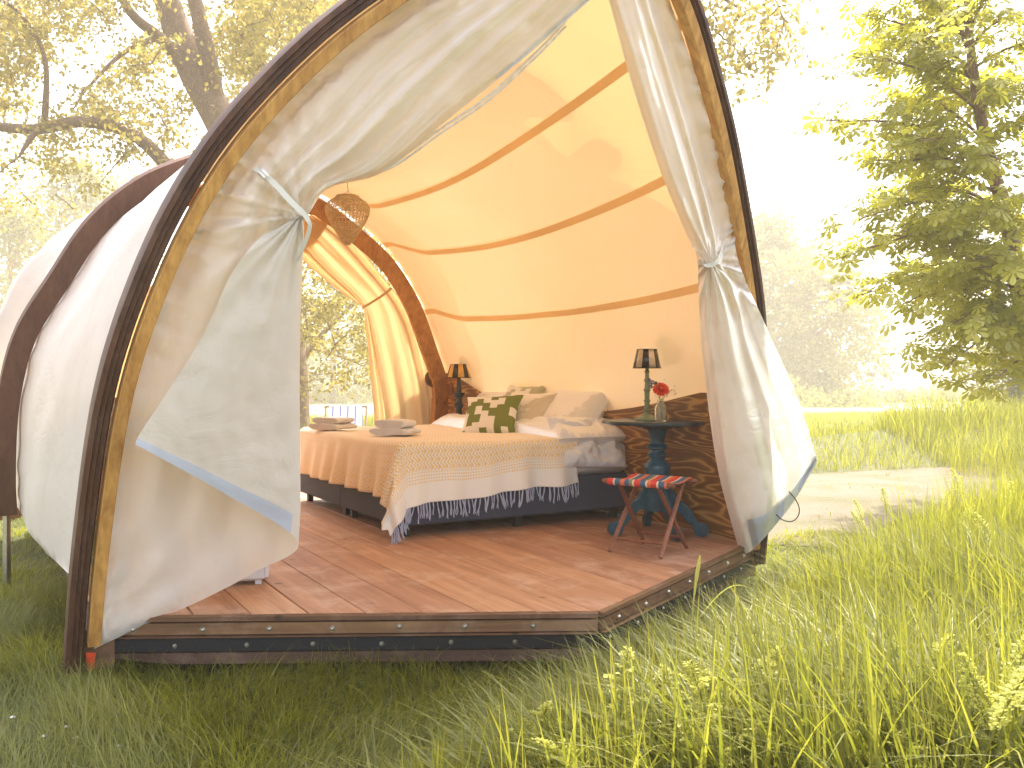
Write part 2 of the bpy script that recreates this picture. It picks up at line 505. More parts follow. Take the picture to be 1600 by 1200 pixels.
# ================================================================== DECK
A_t, A_s = -1.86, .10
C_t, C_s = 1.90, .05
B_t, B_s = .05, -.905
REAR = 4.75
deck = thing('wooden_deck', 'reddish brown plank deck with pointed front under the arched tent', 'deck', (M0[0], M0[1], DECK), TROT)
def front_s(t):
    return A_s + (t - A_t) / (B_t - A_t) * (B_s - A_s) if t < B_t else B_s + (t - B_t) / (C_t - B_t) * (C_s - B_s)
bw = .218; t = A_t; boards = []
edges = []
k = -9
while k <= 9:
    edges.append(k * bw + .03); k += 1
edges = [A_t] + [e for e in edges if A_t + .05 < e < C_t - .05] + [C_t]
for i in range(len(edges) - 1):
    a, b = edges[i] + .0022, edges[i + 1] - .0022
    pts = [(a, front_s(a)), (b, front_s(b)), (b, REAR), (a, REAR)]
    if a < B_t < b: pts.insert(1, (B_t, B_s))
    m = MB(); e = .003; n_ = len(pts)
    cx, cy_ = (a + b) / 2, 2
    def ins(p, q): return (p[0] + (q if p[0] < cx else -q if p[0] > cx else 0), p[1] + (q if p[1] < cy_ else -q))
    ptt = [(p[0] + (e if p[0] == a else -e if p[0] == b else 0), p[1]) for p in pts]
    dzr = random.uniform(-.0012, .0008)
    vs = [(p[0], p[1], -.026) for p in pts] + [(p[0], p[1], -e + dzr) for p in pts] + [(p[0], p[1], dzr) for p in ptt]
    fs = [tuple(range(n_ - 1, -1, -1)), tuple(2 * n_ + q for q in range(n_))]
    for l in range(2):
        for q in range(n_): fs.append((l * n_ + q, l * n_ + (q + 1) % n_, (l + 1) * n_ + (q + 1) % n_, (l + 1) * n_ + q))
    m.add(vs, fs)
    m.obj('floor_board', MT['board'], deck, False)
# fascia along the two front edges
def fascia(p, q, z0, z1, off, thick, mat, name, ext0=0., ext1=0., bott=None):
    p = Vector((p[0], p[1])); q = Vector((q[0], q[1])); d = (q - p).normalized(); nrm = Vector((d.y, -d.x))
    p = p - d * ext0; q = q + d * ext1
    L = (q - p).length
    m = MB(); bv = .004
    poly = [(0, z0), (L, z0), (L, z1), (0, z1)] if bott is None else bott(L, z0, z1)
    n2 = len(poly)
    vs = [(x, 0, z) for x, z in poly] + [(min(max(x, bv), L - bv), thick, z + (bv if z < (z0 + z1) / 2 else -bv)) for x, z in poly]
    fs = [tuple(range(n2 - 1, -1, -1)), tuple(range(n2, 2 * n2))] + [(i, (i + 1) % n2, (i + 1) % n2 + n2, i + n2) for i in range(n2)]
    m.add(vs, fs)
    o = m.obj(name, mat, deck, False)
    a = math.atan2(d.y, d.x)
    # outward is -y of direction frame
    o.rotation_euler = (0, 0, a)
    o.location = (p.x + nrm.x * off, p.y + nrm.y * off, 0)
    o.scale = (1, -1, 1)
    return p, d, nrm, L, a
def bolt_mesh():
    m = MB()
    m.lathe([(.0, .010), (.006, .009), (.0095, .005), (.0105, .001), (.014, .001), (.0145, -.003)], 10)
    return m.mesh('bolt')
bolt_me = bolt_mesh(); bolt_me.materials.append(MT['steel'])
def bolts(p, d, nrm, L, zs, step, off, start, r=1.):
    x = start
    while x < L - .03:
        o = link('bolt', bolt_me, None, deck)
        q = p + d * (x + random.uniform(-.012, .012)) + nrm * off
        o.location = (q.x, q.y, zs + random.uniform(-.004, .004))
        o.rotation_euler = Vector((nrm.x, nrm.y, 0)).to_track_quat('Z', 'Y').to_euler()
        o.scale = (r, r, r)
        x += step
A2, B2, C2 = (A_t, A_s), (B_t, B_s), (C_t, C_s)
for (p, q, e1, e2) in ((A2, B2, 0, .0), (B2, C2, .0, .0)):
    fascia(p, q, -.030, -.0035, .001, .024, MT['rim'], 'edge_trim')
    P = fascia(p, q, -.088, -.0315, -.012, .030, MT['rim'], 'rim_board')
    bolts(*P[:4], -.060, .285, .019, .16, 1.0)
    fascia(p, q, -.095, -.089, -.012, .050, MT['rim'], 'ledge_strip')
    P = fascia(p, q, -.158, -.096, -.012, .036, MT['steel_black'], 'steel_strip')
    bolts(*P[:4], -.127, .29, .025, .06, .72)
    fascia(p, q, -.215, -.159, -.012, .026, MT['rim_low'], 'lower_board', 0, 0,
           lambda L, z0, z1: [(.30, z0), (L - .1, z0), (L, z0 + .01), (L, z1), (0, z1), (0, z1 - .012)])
# sides and rear of the deck, joists, posts
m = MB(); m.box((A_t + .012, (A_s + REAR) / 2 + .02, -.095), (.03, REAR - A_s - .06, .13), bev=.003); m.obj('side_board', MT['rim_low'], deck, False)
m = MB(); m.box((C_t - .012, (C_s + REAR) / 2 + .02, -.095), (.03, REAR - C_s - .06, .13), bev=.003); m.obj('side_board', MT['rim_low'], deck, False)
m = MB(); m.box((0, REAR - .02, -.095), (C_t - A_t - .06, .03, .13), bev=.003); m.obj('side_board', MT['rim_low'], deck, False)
for js in (.5, 1.4, 2.3, 3.2, 4.1):
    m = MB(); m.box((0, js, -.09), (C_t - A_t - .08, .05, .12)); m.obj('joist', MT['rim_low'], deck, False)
for jt in (-1.6, 0, 1.6):
    for js in (.35, 2.3, 4.3):
        m = MB(); m.box((jt, js, -.24), (.1, .1, .17)); m.obj('support_post', MT['rim_low'], deck, False)

# ================================================================== TENT
tent = thing('arched_tent', 'cream canvas tent on raked wooden arches with tied back front curtains', 'tent', (M0[0], M0[1], DECK), TROT)

def profile(Lp, Rp, s0, lean, m=41):
    P = np.array(Lp + Rp, float)
    C = catmull(P, 200)
    k = int(200 * (len(Lp) - .5) / (len(P) - 1))
    ia = int(np.argmax(C[:, 1]))
    Lc = arclen(C[:ia + 1], m); Rc = arclen(C[ia:], m)
    Q = np.vstack([Lc, Rc[1:]])
    return np.stack([Q[:, 0], s0 - lean * Q[:, 1], Q[:, 1]], 1)      # (t, s, z)

S1, K1 = 0.0, .30
front_out = profile([(-1.99, -.20), (-1.965, .34), (-1.90, .97), (-1.77, 1.45), (-1.60, 1.83), (-1.38, 2.15), (-1.06, 2.49), (-.62, 2.83), (-.2, 3.05)],
                    [(.10, 3.13), (.36, 3.05), (.63, 2.82), (.83, 2.56), (1.02, 2.28), (1.22, 1.93), (1.42, 1.55), (1.53, 1.30), (1.80, .6), (1.95, -.12)], S1, K1)
S2, K2 = 2.3, .35
mid_px = [(4, 800), (1, 738), (6, 629), (31, 523), (88, 430), (138, 355), (198, 300), (268, 263)]
midL = [tuple(PL(x, y, S2, K2)[[0, 2]]) for x, y in mid_px]
print('MID', np.round(midL, 2).tolist())
mid_out = profile(midL + [(-.75, 2.50), (-.4, 2.62)],
                  [(0, 2.68), (.4, 2.58), (.8, 2.32), (1.2, 1.96), (1.5, 1.58), (1.72, 1.2), (1.88, .8), (1.98, .12)], S2, K2)
S3, K3 = 4.4, .5
rearR_px = [(495, 316), (562, 352), (612, 400), (652, 466), (677, 535), (695, 595)]
rearR = [tuple(PL(x, y, S3, K3)[[0, 2]]) for x, y in rearR_px]
print('REAR', np.round(rearR, 2).tolist())
rr = [(.18, 2.50)] + [p for p in rearR[1:]] + [(1.70, .55), (1.80, -.08)]
rl = [(-a, b) for a, b in rr[::-1]]
rl = [(-2.20, -.08), (-2.28, .7), (-2.25, 1.30), (-2.06, 1.80), (-1.64, 2.23), (-1.0, 2.52)]
rear_out = profile(rl, [(0, 2.55)] + rr, S3, K3)

def loft_pt(u, V):                          # u 0..2 front..mid..rear ; returns full curve
    f, m_, r = front_out, mid_out, rear_out
    if u < 1: a, b, w = f, m_, u
    else: a, b, w = m_, r, u - 1
    # quadratic through the three
    x = u
    l0 = (x - 1) * (x - 2) / 2; l1 = -x * (x - 2); l2 = x * (x - 1) / 2
    Q = l0 * f + l1 * m_ + l2 * r
    lin = (1 - w) * a + w * b
    return .55 * Q + .45 * lin

def shrink(P, d):                           # offset towards inside along in-plane normal
    T = np.gradient(P, axis=0); T[:, 1] = 0
    T /= np.linalg.norm(T, axis=1)[:, None]
    N = np.stack([T[:, 2], np.zeros(len(P)), -T[:, 0]], 1)
    return P + N * d

def shr(u): return .064 + .030 * math.exp(-((u - 1) / .35) ** 2) - .074 * max(0, min(1, (u - 1.6) / .3))
# canvas cover (one panel per bay)
NV = len(front_out)
def canvas_bay(u0, u1, nu, name):
    rows = []
    for i in range(nu + 1):
        u = u0 + (u1 - u0) * i / nu
        C = shrink(loft_pt(u, None), shr(u))
        C = arclen(C, 161)
        # hem: start a bit above the deck
        z = C[:, 2]; ia = np.argmax(z)
        out = []
        w = math.sin(PI * (u % 1)) if u != 2 else 0
        for j, p in enumerate(C):
            if p[2] < .15: p = p.copy(); p[2] = .15
            v = j / 160
            fl = .015 * w * (mnoise.noise(Vector((u * 1.7, v * 14, 3))) + .6 * mnoise.noise(Vector((u * 5, v * 30 + 2 * u, 8))))
            sag = (.022 if u < 2 and v > .5 else .0) * w
            # wrinkles from the arch edges
            ew = min(u % 1, 1 - u % 1); we = math.exp(-ew * 9)
            fl += .006 * we * math.sin(v * 190 + 3 * math.sin(v * 37))
            cvec = np.array([0, p[1], 1.0]) - p; cvec[1] = 0; cvec /= np.linalg.norm(cvec)
            out.append(p + cvec * (sag + fl))
        rows.append(out)
    m = MB(); m.grid(rows)
    return m.obj(name, MT['canvas'], tent, True, None)
canvas_bay(0.0, 1.0, 60, 'canvas_panel')
canvas_bay(1.0, 2.0, 50, 'canvas_panel')

def hoop(P, prof, mat, name, skip=None, parent=tent):      # prof: polygon in (radial outward, along axis)
    T = np.gradient(P, axis=0); T /= np.linalg.norm(T, axis=1)[:, None]
    lean = -(P[-1][1] - P[len(P) // 2][1]) / (P[-1][2] - P[len(P) // 2][2])
    N = np.array([0, 1, lean]); N /= np.linalg.norm(N)
    m = MB(); n = len(prof); vs = []; fs = []
    for p, t_ in zip(P, T):
        R = np.cross(t_, N); R /= np.linalg.norm(R)         # outward
        for a, b in prof: vs.append(p + R * a + N * b)
    for i in range(len(P) - 1):
        for k in range(n): fs.append((i * n + k, i * n + (k + 1) % n, (i + 1) * n + (k + 1) % n, (i + 1) * n + k))
    fs.append(tuple(range(n - 1, -1, -1))); b = (len(P) - 1) * n; fs.append(tuple(b + k for k in range(n)))
    m.add(vs, fs)
    return m.obj(name, mat, parent, True, 30)
fo = arclen(front_out, 120)
hoop(fo, [(.0, -.060), (.004, -.020), (.0, .05), (-.066, .05), (-.070, -.035), (-.062, -.052), (-.046, -.046), (-.040, -.060), (-.026, -.052), (-.020, -.066)], MT['hoop_dark'], 'outer_hoop')
fi = arclen(shrink(front_out, .079), 120); fi = fi[2:-2]
hoop(fi, [(.0, -.075), (-.003, -.078), (-.046, -.078), (-.050, -.074), (-.050, -.012), (.0, -.012)], MT['hoop_light'], 'inner_hoop')
mo = arclen(mid_out, 120)
mo_half = mo[:int(np.argmax(mo[:, 2])) + 2]
hoop(mo_half, [(.035, -.055), (.041, .0), (.035, .05), (-.075, .05), (-.080, -.058)], MT['hoop_mid'], 'outer_hoop')
ro = arclen(shrink(rear_out, -.0), 110)
hoop(ro, [(-.012, -.12), (-.012, -.01), (-.15, -.01), (-.155, -.115), (-.15, -.12)], MT['hoop_light'], 'rear_hoop')
# screws on the mid hoop
scr = MB(); scr.lathe([(0, .003), (.008, .002), (.009, -.002)], 8); scr_me = scr.mesh('screw'); scr_me.materials.append(MT['steel'])
for i in (6, 13, 20, 27, 34):
    o = link('screw', scr_me, None, tent)
    p = mo[i]; o.location = (p[0] - .004, p[1] - .02, p[2]); o.rotation_euler = (0, -PI / 2, 0)
# metal foot posts under hoops
for (p, h) in ((mo[0], .34),):
    m = MB(); m.tube([(p[0] * .99, p[1], p[2] + .05), (p[0] * .99, p[1], -.32)], .022, 8)
    m.box((p[0] * .99, p[1], p[2] - .005), (.09, .10, .012)); m.obj('foot_post', MT['steel'], tent)
for P_ in (fo[0], fo[-1]):
    m = MB(); m.box((P_[0] * .935, P_[1] + .01, -.13), (.13, .09, .17), bev=.004); m.obj('foot_block', MT['rim'], tent, False)
# ridge beam
rid = []
for u in np.linspace(0.02, 2, 30):
    C = loft_pt(u, None); p = C[np.argmax(C[:, 2])]; rid.append((p[0], p[1], p[2] - .145))
m = MB(); vs = []; fs = []
for i, p in enumerate(rid):
    for a, b in ((-.032, -.075), (.032, -.075), (.032, .06), (-.032, .06)): vs.append((p[0] + a, p[1], p[2] + b))
for i in range(len(rid) - 1):
    for k in range(4): fs.append((i * 4 + k, i * 4 + (k + 1) % 4, i * 4 + 4 + (k + 1) % 4, i * 4 + 4 + k))
fs.append((3, 2, 1, 0)); b = len(vs) - 4; fs.append((b, b + 1, b + 2, b + 3))
m.add(vs, fs); m.obj('ridge_beam', MT['hoop_dark'], tent, False)

# seam tapes running along the inside
NCOL = 161
def seam_curve(v0, v1, v2, off=.006, dv=0.):
    out = []
    for i in range(41):
        u = 2 * i / 40 * .985 + .01
        C = shrink(loft_pt(u, None), .062); C = arclen(C, 161)
        l0 = (u - 1) * (u - 2) / 2; l1 = -u * (u - 2); l2 = u * (u - 1) / 2
        v = l0 * v0 + l1 * v1 + l2 * v2 + dv
        x = v * 160; j = int(x); f = x - j
        p = C[j] * (1 - f) + C[min(j + 1, 160)] * f
        w = math.sin(PI * (u % 1))
        cvec = np.array([0, p[1], 1.0]) - p; cvec[1] = 0; cvec /= np.linalg.norm(cvec)
        out.append(p + cvec * (.022 * w + off))
    return out
def proj_px(p):
    x, y, z = L2W(*p)
    return 800 + FPX * x / y, CY0 - (z - CAMZ) * FPX / y
UU = np.linspace(.02, 1.96, 40)
CAN = []
for u in UU:
    C = arclen(shrink(loft_pt(u, None), shr(u)), 161)
    CAN.append(C)
def fit_seam(pix):
    us, vs_ = [], []
    for (x, y) in pix:
        best = None
        for i, C in enumerate(CAN):
            for j in range(84, 150):
                q = proj_px(C[j]); e = (q[0] - x) ** 2 + (q[1] - y) ** 2
                if best is None or e < best[0]: best = (e, UU[i], j / 160)
        us.append(best[1]); vs_.append(best[2])
    print('SEAM', np.round(us, 2), np.round(vs_, 3))
    return np.polyfit(us, vs_, 2)
def seam_line(pf, off, dv, mirror=False):
    out = []
    for i in range(41):
        u = 2 * i / 40 * .985 + .01
        C = arclen(shrink(loft_pt(u, None), shr(u)), 161)
        v = float(np.polyval(pf, min(u, 1.9)))
        if mirror: v = 1 - v
        x = (v + dv) * 160; j = int(x); f = x - j
        p = C[j] * (1 - f) + C[min(j + 1, 160)] * f
        w = math.sin(PI * (u % 1))
        cvec = np.array([0, p[1], 1.0]) - p; cvec[1] = 0; cvec /= np.linalg.norm(cvec)
        out.append(p + cvec * (.022 * w + off))
    return out
def tape(pf, mirror=False, w=.0036):
    m = MB(); m.grid([seam_line(pf, .012, -w, mirror), seam_line(pf, .012, w, mirror)])
    m.obj('seam_tape', MT['seam'], tent, True, None)
for px_ in ([(570, 315), (683, 283), (850, 193), (975, 100)], [(593, 387), (750, 387), (850, 358), (1035, 283)], [(663, 487), (750, 498), (850, 492), (1090, 450)]):
    pf = fit_seam(px_); tape(pf); tape(pf, True)

# plywood side walls, made of panels that follow the bulging plan
def wall_base(u, side, z):
    C = shrink(loft_pt(u, None), shr(u) + .04)
    ia = np.argmax(C[:, 2])
    Q = C[ia:] if side > 0 else C[:ia + 1][::-1]
    zz = Q[:, 2]; k = np.interp(-z, -zz, np.arange(len(zz)))
    j = int(min(k, len(zz) - 2)); f = k - j
    p = Q[j] * (1 - f) + Q[j + 1] * f
    return p
def lowwall(side):
    top = lambda s: .93 - .17 * math.sin(PI * min(max((s - .2) / 3.4, 0), 1)) + max(0, s - 3.0) * .20
    cuts = [.02, 1.36, 2.55, 3.70, 4.5]
    for a, b in zip(cuts[:-1], cuts[1:]):
        for (z0, z1) in ((0.004, .300), (.302, .600), (.602, 2.)):
            m = MB(); rows_i = []; rows_o = []
            n = 9
            for i in range(n):
                s = a + .002 + (b - a - .004) * i / (n - 1)
                zt = min(z1, top(s))
                ri = []; ro_ = []
                for z in (z0, (z0 + zt) / 2, zt):
                    lo, hi = 0., 2.
                    for _ in range(14):
                        um = (lo + hi) / 2
                        if wall_base(um, side, z)[1] < s: lo = um
                        else: hi = um
                    p = wall_base((lo + hi) / 2, side, z)
                    tt = side * min(abs(p[0]), (1.86 if side > 0 else 1.84) - .05 * z)
                    ri.append((tt - side * .018, s, z)); ro_.append((tt, s, z))
                rows_i.append(ri); rows_o.append(ro_)
            m.grid(rows_i); m.grid([r[::-1] for r in rows_o])
            for i in range(n - 1):
                q = [rows_i[i][-1], rows_o[i][-1], rows_o[i + 1][-1], rows_i[i + 1][-1]]; m.add(q, [(0, 1, 2, 3)])
            m.add([rows_i[0][0], rows_i[0][2], rows_o[0][2], rows_o[0][0]], [(0, 1, 2, 3)])
            m.add([rows_i[-1][0], rows_i[-1][2], rows_o[-1][2], rows_o[-1][0]], [(3, 2, 1, 0)])
            m.obj('plywood_panel', MT['ply'], tent, True, 30)
lowwall(1); lowwall(-1)
# rounded block at the foot of the rear arch
m = MB(); m.lathe([(0, -.02), (.085, -.02), (.09, 0), (.085, .02), (0, .02)], 20)
o = m.obj('arch_block', MT['rim'], tent); o.location = (1.47, 3.86, 1.03); o.rotation_euler = (PI / 2, 0, 0)

# ------------------------------------------------------------------ curtains
def rowgrid(rows, nr, nc):
    R = np.array(rows, float)                       # (r, c, 3) px, py, ds
    A = np.stack([catmull(R[i], nc) for i in range(R.shape[0])], 0)
    B = np.stack([catmull(A[:, j], nr) for j in range(nc)], 1)
    return B
def curtain(rows, s0, lean, tie, nr, nc, amp, nfold, seed, name, mat, sharp=None, mirror=False, tfm=None):
    G = rowgrid(rows, nr, nc); R0 = rows[0]
    out = np.zeros((nr, nc, 3))
    tx, ty = tie
    for i in range(nr):
        for j in range(nc):
            px, py, ds = G[i, j]
            dx, dy = px - tx, py - ty
            r = math.hypot(dx, dy) + 1e-3
            ph = math.atan2(dx, dy)
            a = j / (nc - 1)
            A = amp * 1.25 * (1 - math.exp(-r / 26)) * math.exp(-r / 430)
            tz = mnoise.noise(Vector((a * nfold, r * .0016, seed)))
            tz2 = mnoise.noise(Vector((a * nfold * 2.7, r * .003, seed + 9)))
            fo_ = math.sin(a * nfold * 5.2 + 2.2 * math.sin(a * 7 + seed) + r * .0015)
            f = A * (.55 * fo_ + .9 * tz + .5 * tz2)
            edge_a = a if name == 'front_curtain' and len(R0) == 7 else 1 - a
            f += .026 * math.exp(-edge_a * 11) * (math.sin(i * 1.9 + 2 * math.sin(i * .7)) + .6 * mnoise.noise(Vector((i * .9, seed, 0))))
            f += .022 * mnoise.noise(Vector((px * .018 + py * .006, py * .010 - px * .004, seed))) + .008 * mnoise.noise(Vector((px * .05, py * .04, seed + 4)))
            if name == 'front_curtain':
                f += .030 * (1 - math.exp(-r / 18)) * math.exp(-r / 150) * (math.sin(ph * 13 + seed) + .5 * math.sin(ph * 29 + 1)) * (1 if py > ty else .5)
                if len(R0) == 7:
                    d2x, d2y = px - 148, 1012 - py; r2 = math.hypot(d2x, d2y)
                    an = math.atan2(d2x, d2y + 1e-3)
                    f += .020 * math.exp(-r2 / 260) * (1 - math.exp(-r2 / 40)) * math.sin(an * 17 + .6 * math.sin(r2 * .02)) * (1 if a < .62 else 0)
            p = PL(px, py, s0 + ds + f, lean)
            out[i, j] = p
    if mirror: out[:, :, 0] *= -1.2
    m = MB(); m.grid([[tuple(out[i, j]) for j in range(nc)] for i in range(nr)])
    o = m.obj(name, mat, tent, True, None)
    return o, out
def hemstrip(out, i0, i1, j0, j1, off, parent, name='hem_band', mat=None):
    G = out[i0:i1, j0:j1].copy(); G[:, :, 1] += off
    m = MB(); m.grid([[tuple(q) for q in r] for r in G])
    return m.obj(name, mat or MT['hem'], parent, True, None)

LCR = [
 [(858, -150, 0), (872, -128, 0), (886, -105, -.01), (900, -82, -.02), (915, -60, -.03), (928, -38, -.02), (940, -15, 0)],
 [(700, -50, 0), (735, -30, -.01), (770, -14, -.02), (800, 0, -.03), (828, 18, -.03), (852, 34, -.02), (868, 48, 0)],
 [(618, 2, 0), (655, 20, -.02), (693, 38, -.03), (728, 54, -.04), (762, 70, -.03), (790, 88, -.02), (808, 100, 0)],
 [(519, 78, 0), (560, 95, -.02), (600, 112, -.04), (638, 130, -.05), (672, 152, -.04), (694, 172, -.03), (706, 182, 0)],
 [(430, 166, 0), (475, 182, -.03), (515, 200, -.05), (548, 220, -.06), (575, 246, -.05), (592, 262, -.03), (600, 268, 0)],
 [(372, 236, 0), (415, 250, -.02), (450, 262, -.04), (478, 276, -.06), (498, 290, -.06), (508, 295, -.05), (514, 294, -.04)],
 [(325, 300, 0), (372, 306, -.02), (420, 314, -.04), (450, 322, -.06), (474, 330, -.07), (482, 333, -.08), (478, 336, -.09)],
 [(294, 346, 0), (350, 356, -.02), (405, 360, -.04), (448, 362, -.06), (475, 362, -.08), (452, 360, -.11), (424, 356, -.12)],
 [(262, 412, 0), (318, 430, -.01), (382, 440, -.02), (438, 446, -.03), (471, 450, -.07), (420, 445, -.13), (366, 420, -.15)],
 [(220, 522, 0), (285, 545, .0), (350, 560, .01), (420, 565, .01), (468, 568, -.07), (392, 565, -.15), (318, 522, -.18)],
 [(188, 655, 0), (250, 665, .01), (330, 675, .02), (410, 682, .02), (468, 690, -.07), (365, 672, -.16), (262, 612, -.20)],
 [(166, 830, 0), (214, 818, .01), (300, 805, .02), (388, 796, .03), (469, 785, -.07), (345, 728, -.17), (222, 672, -.21)],
 [(147, 1014, 0), (228, 976, .0), (314, 938, .02), (398, 894, .03), (465, 846, -.06), (340, 765, -.17), (211, 694, -.22)],
]
oL, GL = curtain(LCR, -.02, .30, (470, 335), 150, 110, .050, 5.5, 3.3, 'front_curtain', MT['curtain'])
oL['label'] = 'left front curtain with its lower corner folded back'
hemstrip(GL, 142, 150, 76, 110, -.004, oL)
# blue-white edge band along the free edge near the apex
hemstrip(GL, 2, 30, 103, 108, -.004, oL)
RCR = [
 [(925, -70, 0), (942, -72, -.02), (962, -74, -.02), (982, -76, -.02), (1002, -78, -.01), (1020, -80, 0)],
 [(951, 0, 0), (966, 0, -.03), (986, 0, -.03), (1004, 0, -.03), (1022, 0, -.02), (1046, 0, 0)],
 [(984, 120, 0), (1003, 124, -.05), (1022, 125, -.04), (1042, 124, -.03), (1060, 122, -.02), (1088, 119, 0)],
 [(1030, 262, 0), (1047, 264, -.05), (1064, 263, -.06), (1082, 260, -.04), (1098, 256, -.03), (1124, 248, 0)],
 [(1070, 360, 0), (1084, 366, -.05), (1097, 368, -.07), (1110, 366, -.06), (1123, 358, -.04), (1147, 342, 0)],
 [(1089, 402, -.03), (1098, 409, -.07), (1108, 411, -.09), (1118, 409, -.09), (1127, 404, -.07), (1150, 392, -.04)],
 [(1091, 445, -.03), (1104, 450, -.08), (1121, 452, -.11), (1138, 450, -.12), (1152, 447, -.10), (1166, 440, -.08)],
 [(1096, 535, -.03), (1112, 545, -.10), (1136, 548, -.14), (1160, 542, -.15), (1180, 530, -.14), (1199, 514, -.12)],
 [(1108, 645, -.03), (1130, 662, -.11), (1162, 668, -.17), (1195, 658, -.18), (1222, 640, -.17), (1246, 620, -.15)],
 [(1124, 745, -.02), (1148, 768, -.10), (1184, 772, -.18), (1220, 755, -.20), (1248, 725, -.18), (1270, 695, -.16)],
 [(1157, 868, .0), (1172, 862, -.06), (1192, 842, -.14), (1218, 812, -.18), (1243, 778, -.18), (1276, 722, -.16)],
]
oR, GR = curtain(RCR, -.02, .30, (1110, 408), 130, 80, .040, 2.9, 8.1, 'front_curtain', MT['curtain'])
oR['label'] = 'right front curtain tied at its waist and blown outwards'
hemstrip(GR, 122, 130, 20, 80, -.004, oR)
# loose turned-up lining below the hem
G2 = GR[118:130, 30:80].copy(); G2[:, :, 1] += .05; G2[:, :, 0] += .035; G2[:, :, 2] -= .02
m = MB(); m.grid([[tuple(q) for q in r] for r in G2]); m.obj('hem_lining', MT['hem'], oR, True, None)
# black elastic loop
pts = [PL(x, y, -.24, .3) for x, y in ((1233, 768), (1244, 782), (1249, 796), (1246, 808), (1236, 815), (1222, 812), (1213, 804))]
m = MB(); m.tube(catmull(pts, 24), .0035, 6); m.obj('elastic_loop', MT['black'], oR)

BCR = [
 [(440, 330, 0), (455, 330, .02), (470, 330, .02), (486, 335, 0)],
 [(448, 378, 0), (478, 372, .03), (510, 368, .03), (548, 372, 0)],
 [(492, 424, 0), (520, 420, .04), (556, 416, .03), (592, 425, 0)],
 [(540, 462, 0), (562, 462, .05), (594, 460, .03), (626, 468, 0)],
 [(566, 480, 0), (577, 486, .05), (610, 488, .03), (645, 500, 0)],
 [(571, 505, 0), (586, 512, .05), (620, 520, .03), (658, 532, 0)],
 [(578, 580, 0), (602, 585, .06), (636, 588, .03), (672, 590, 0)],
 [(584, 640, 0), (612, 645, .06), (645, 648, .03), (678, 650, 0)],
 [(588, 715, 0), (618, 720, .06), (650, 722, .03), (684, 725, 0)],
]
oB, GB = curtain(BCR, S3 + .02, K3, (570, 485), 80, 50, .12, 3.2, 5.5, 'rear_curtain', MT['backcurtain'])
oB2, _ = curtain(BCR, S3 + .02, K3, (570, 485), 80, 50, .12, 3.2, 6.5, 'rear_curtain', MT['backcurtain'], mirror=True)

# straps
def ribbon(pts, w, mat, name, parent, n=24, wdir=None):
    C = catmull(pts, n); T = np.gradient(C, axis=0)
    rows = []
    for p, t_ in zip(C, T):
        t_ = t_ / np.linalg.norm(t_)
        nrm = np.array([.2, -1, .1]); sd_ = np.cross(t_, nrm); sd_ /= np.linalg.norm(sd_)
        rows.append((p - sd_ * w / 2, p + sd_ * w / 2, p + sd_ * w / 2 + np.array([0, .003, 0]), p - sd_ * w / 2 + np.array([0, .003, 0])))
    m = MB(); vs = [q for r in rows for q in r]; fs = []
    for i in range(len(rows) - 1):
        for k in range(4): fs.append((i * 4 + k, i * 4 + (k + 1) % 4, i * 4 + 4 + (k + 1) % 4, i * 4 + 4 + k))
    m.add(vs, fs)
    return m.obj(name, mat, parent, False)
P3 = lambda x, y, ds=-.14: PL(x, y, ds, .30)
st = ribbon([P3(398, 262, -.06), P3(412, 272, -.09), P3(432, 290, -.13), P3(455, 315, -.17), P3(474, 334, -.19), P3(483, 345, -.17)], .026, MT['strap'], 'tie_strap', tent)
ribbon([P3(474, 334, -.195), P3(484, 350, -.2), P3(480, 370, -.19), P3(468, 398, -.17), P3(465, 408, -.15)], .018, MT['strap'], 'loose_end', st)
m = MB(); c = P3(411, 271, -.115); m.box(c, (.030, .014, .03), Matrix.Rotation(math.radians(40), 3, 'Y'), 0, .002)
m.box(c + np.array([.004, -.008, 0]), (.034, .006, .006), Matrix.Rotation(math.radians(40), 3, 'Y'))
m.obj('buckle', MT['steel'], st, False)
s2 = ribbon([P3(1090, 410, -.06), P3(1100, 414, -.13), P3(1112, 414, -.16), P3(1122, 408, -.16), P3(1127, 400, -.12), P3(1130, 388, -.03), P3(1131, 380, -.01)], .022, MT['strap'], 'tie_strap', tent)
m = MB(); m.tube(catmull([P3(1122, 404, -.15), P3(1128, 390, -.1), P3(1130, 378, -.02)], 8), .004, 6); m.obj('tie_knot', MT['cord'], s2)
ribbon([PL(x, y, S3 - .08, K3) for x, y in ((566, 481), (580, 473), (600, 460), (612, 450))], .022, MT['backcurtain'], 'tie_strap', tent)
# the two white pull cords under the left curtain edge
for dy in (0, 7):
    pts = [PL(x, y + dy, -.03, .28) for x, y in ((884, 34), (835, 84), (760, 152), (690, 200), (620, 250), (568, 270))]
    m = MB(); m.tube(catmull(pts, 30), .0055, 6); m.obj('pull_cord', MT['cord'], tent)
# orange marker ribbon at the left arch foot
m = MB(); a = PL(134, 1020, -.05, .3); b_ = PL(150, 1020, -.05, .3); c_ = PL(146, 1046, -.05, .3); d_ = PL(137, 1050, -.04, .3)
m.add([a, b_, c_, d_], [(0, 1, 2, 3)]); m.add([q + np.array([0, .003, 0]) for q in (a, b_, c_, d_)], [(3, 2, 1, 0)])
m.obj('marker_ribbon', MT['orange'], tent, False)

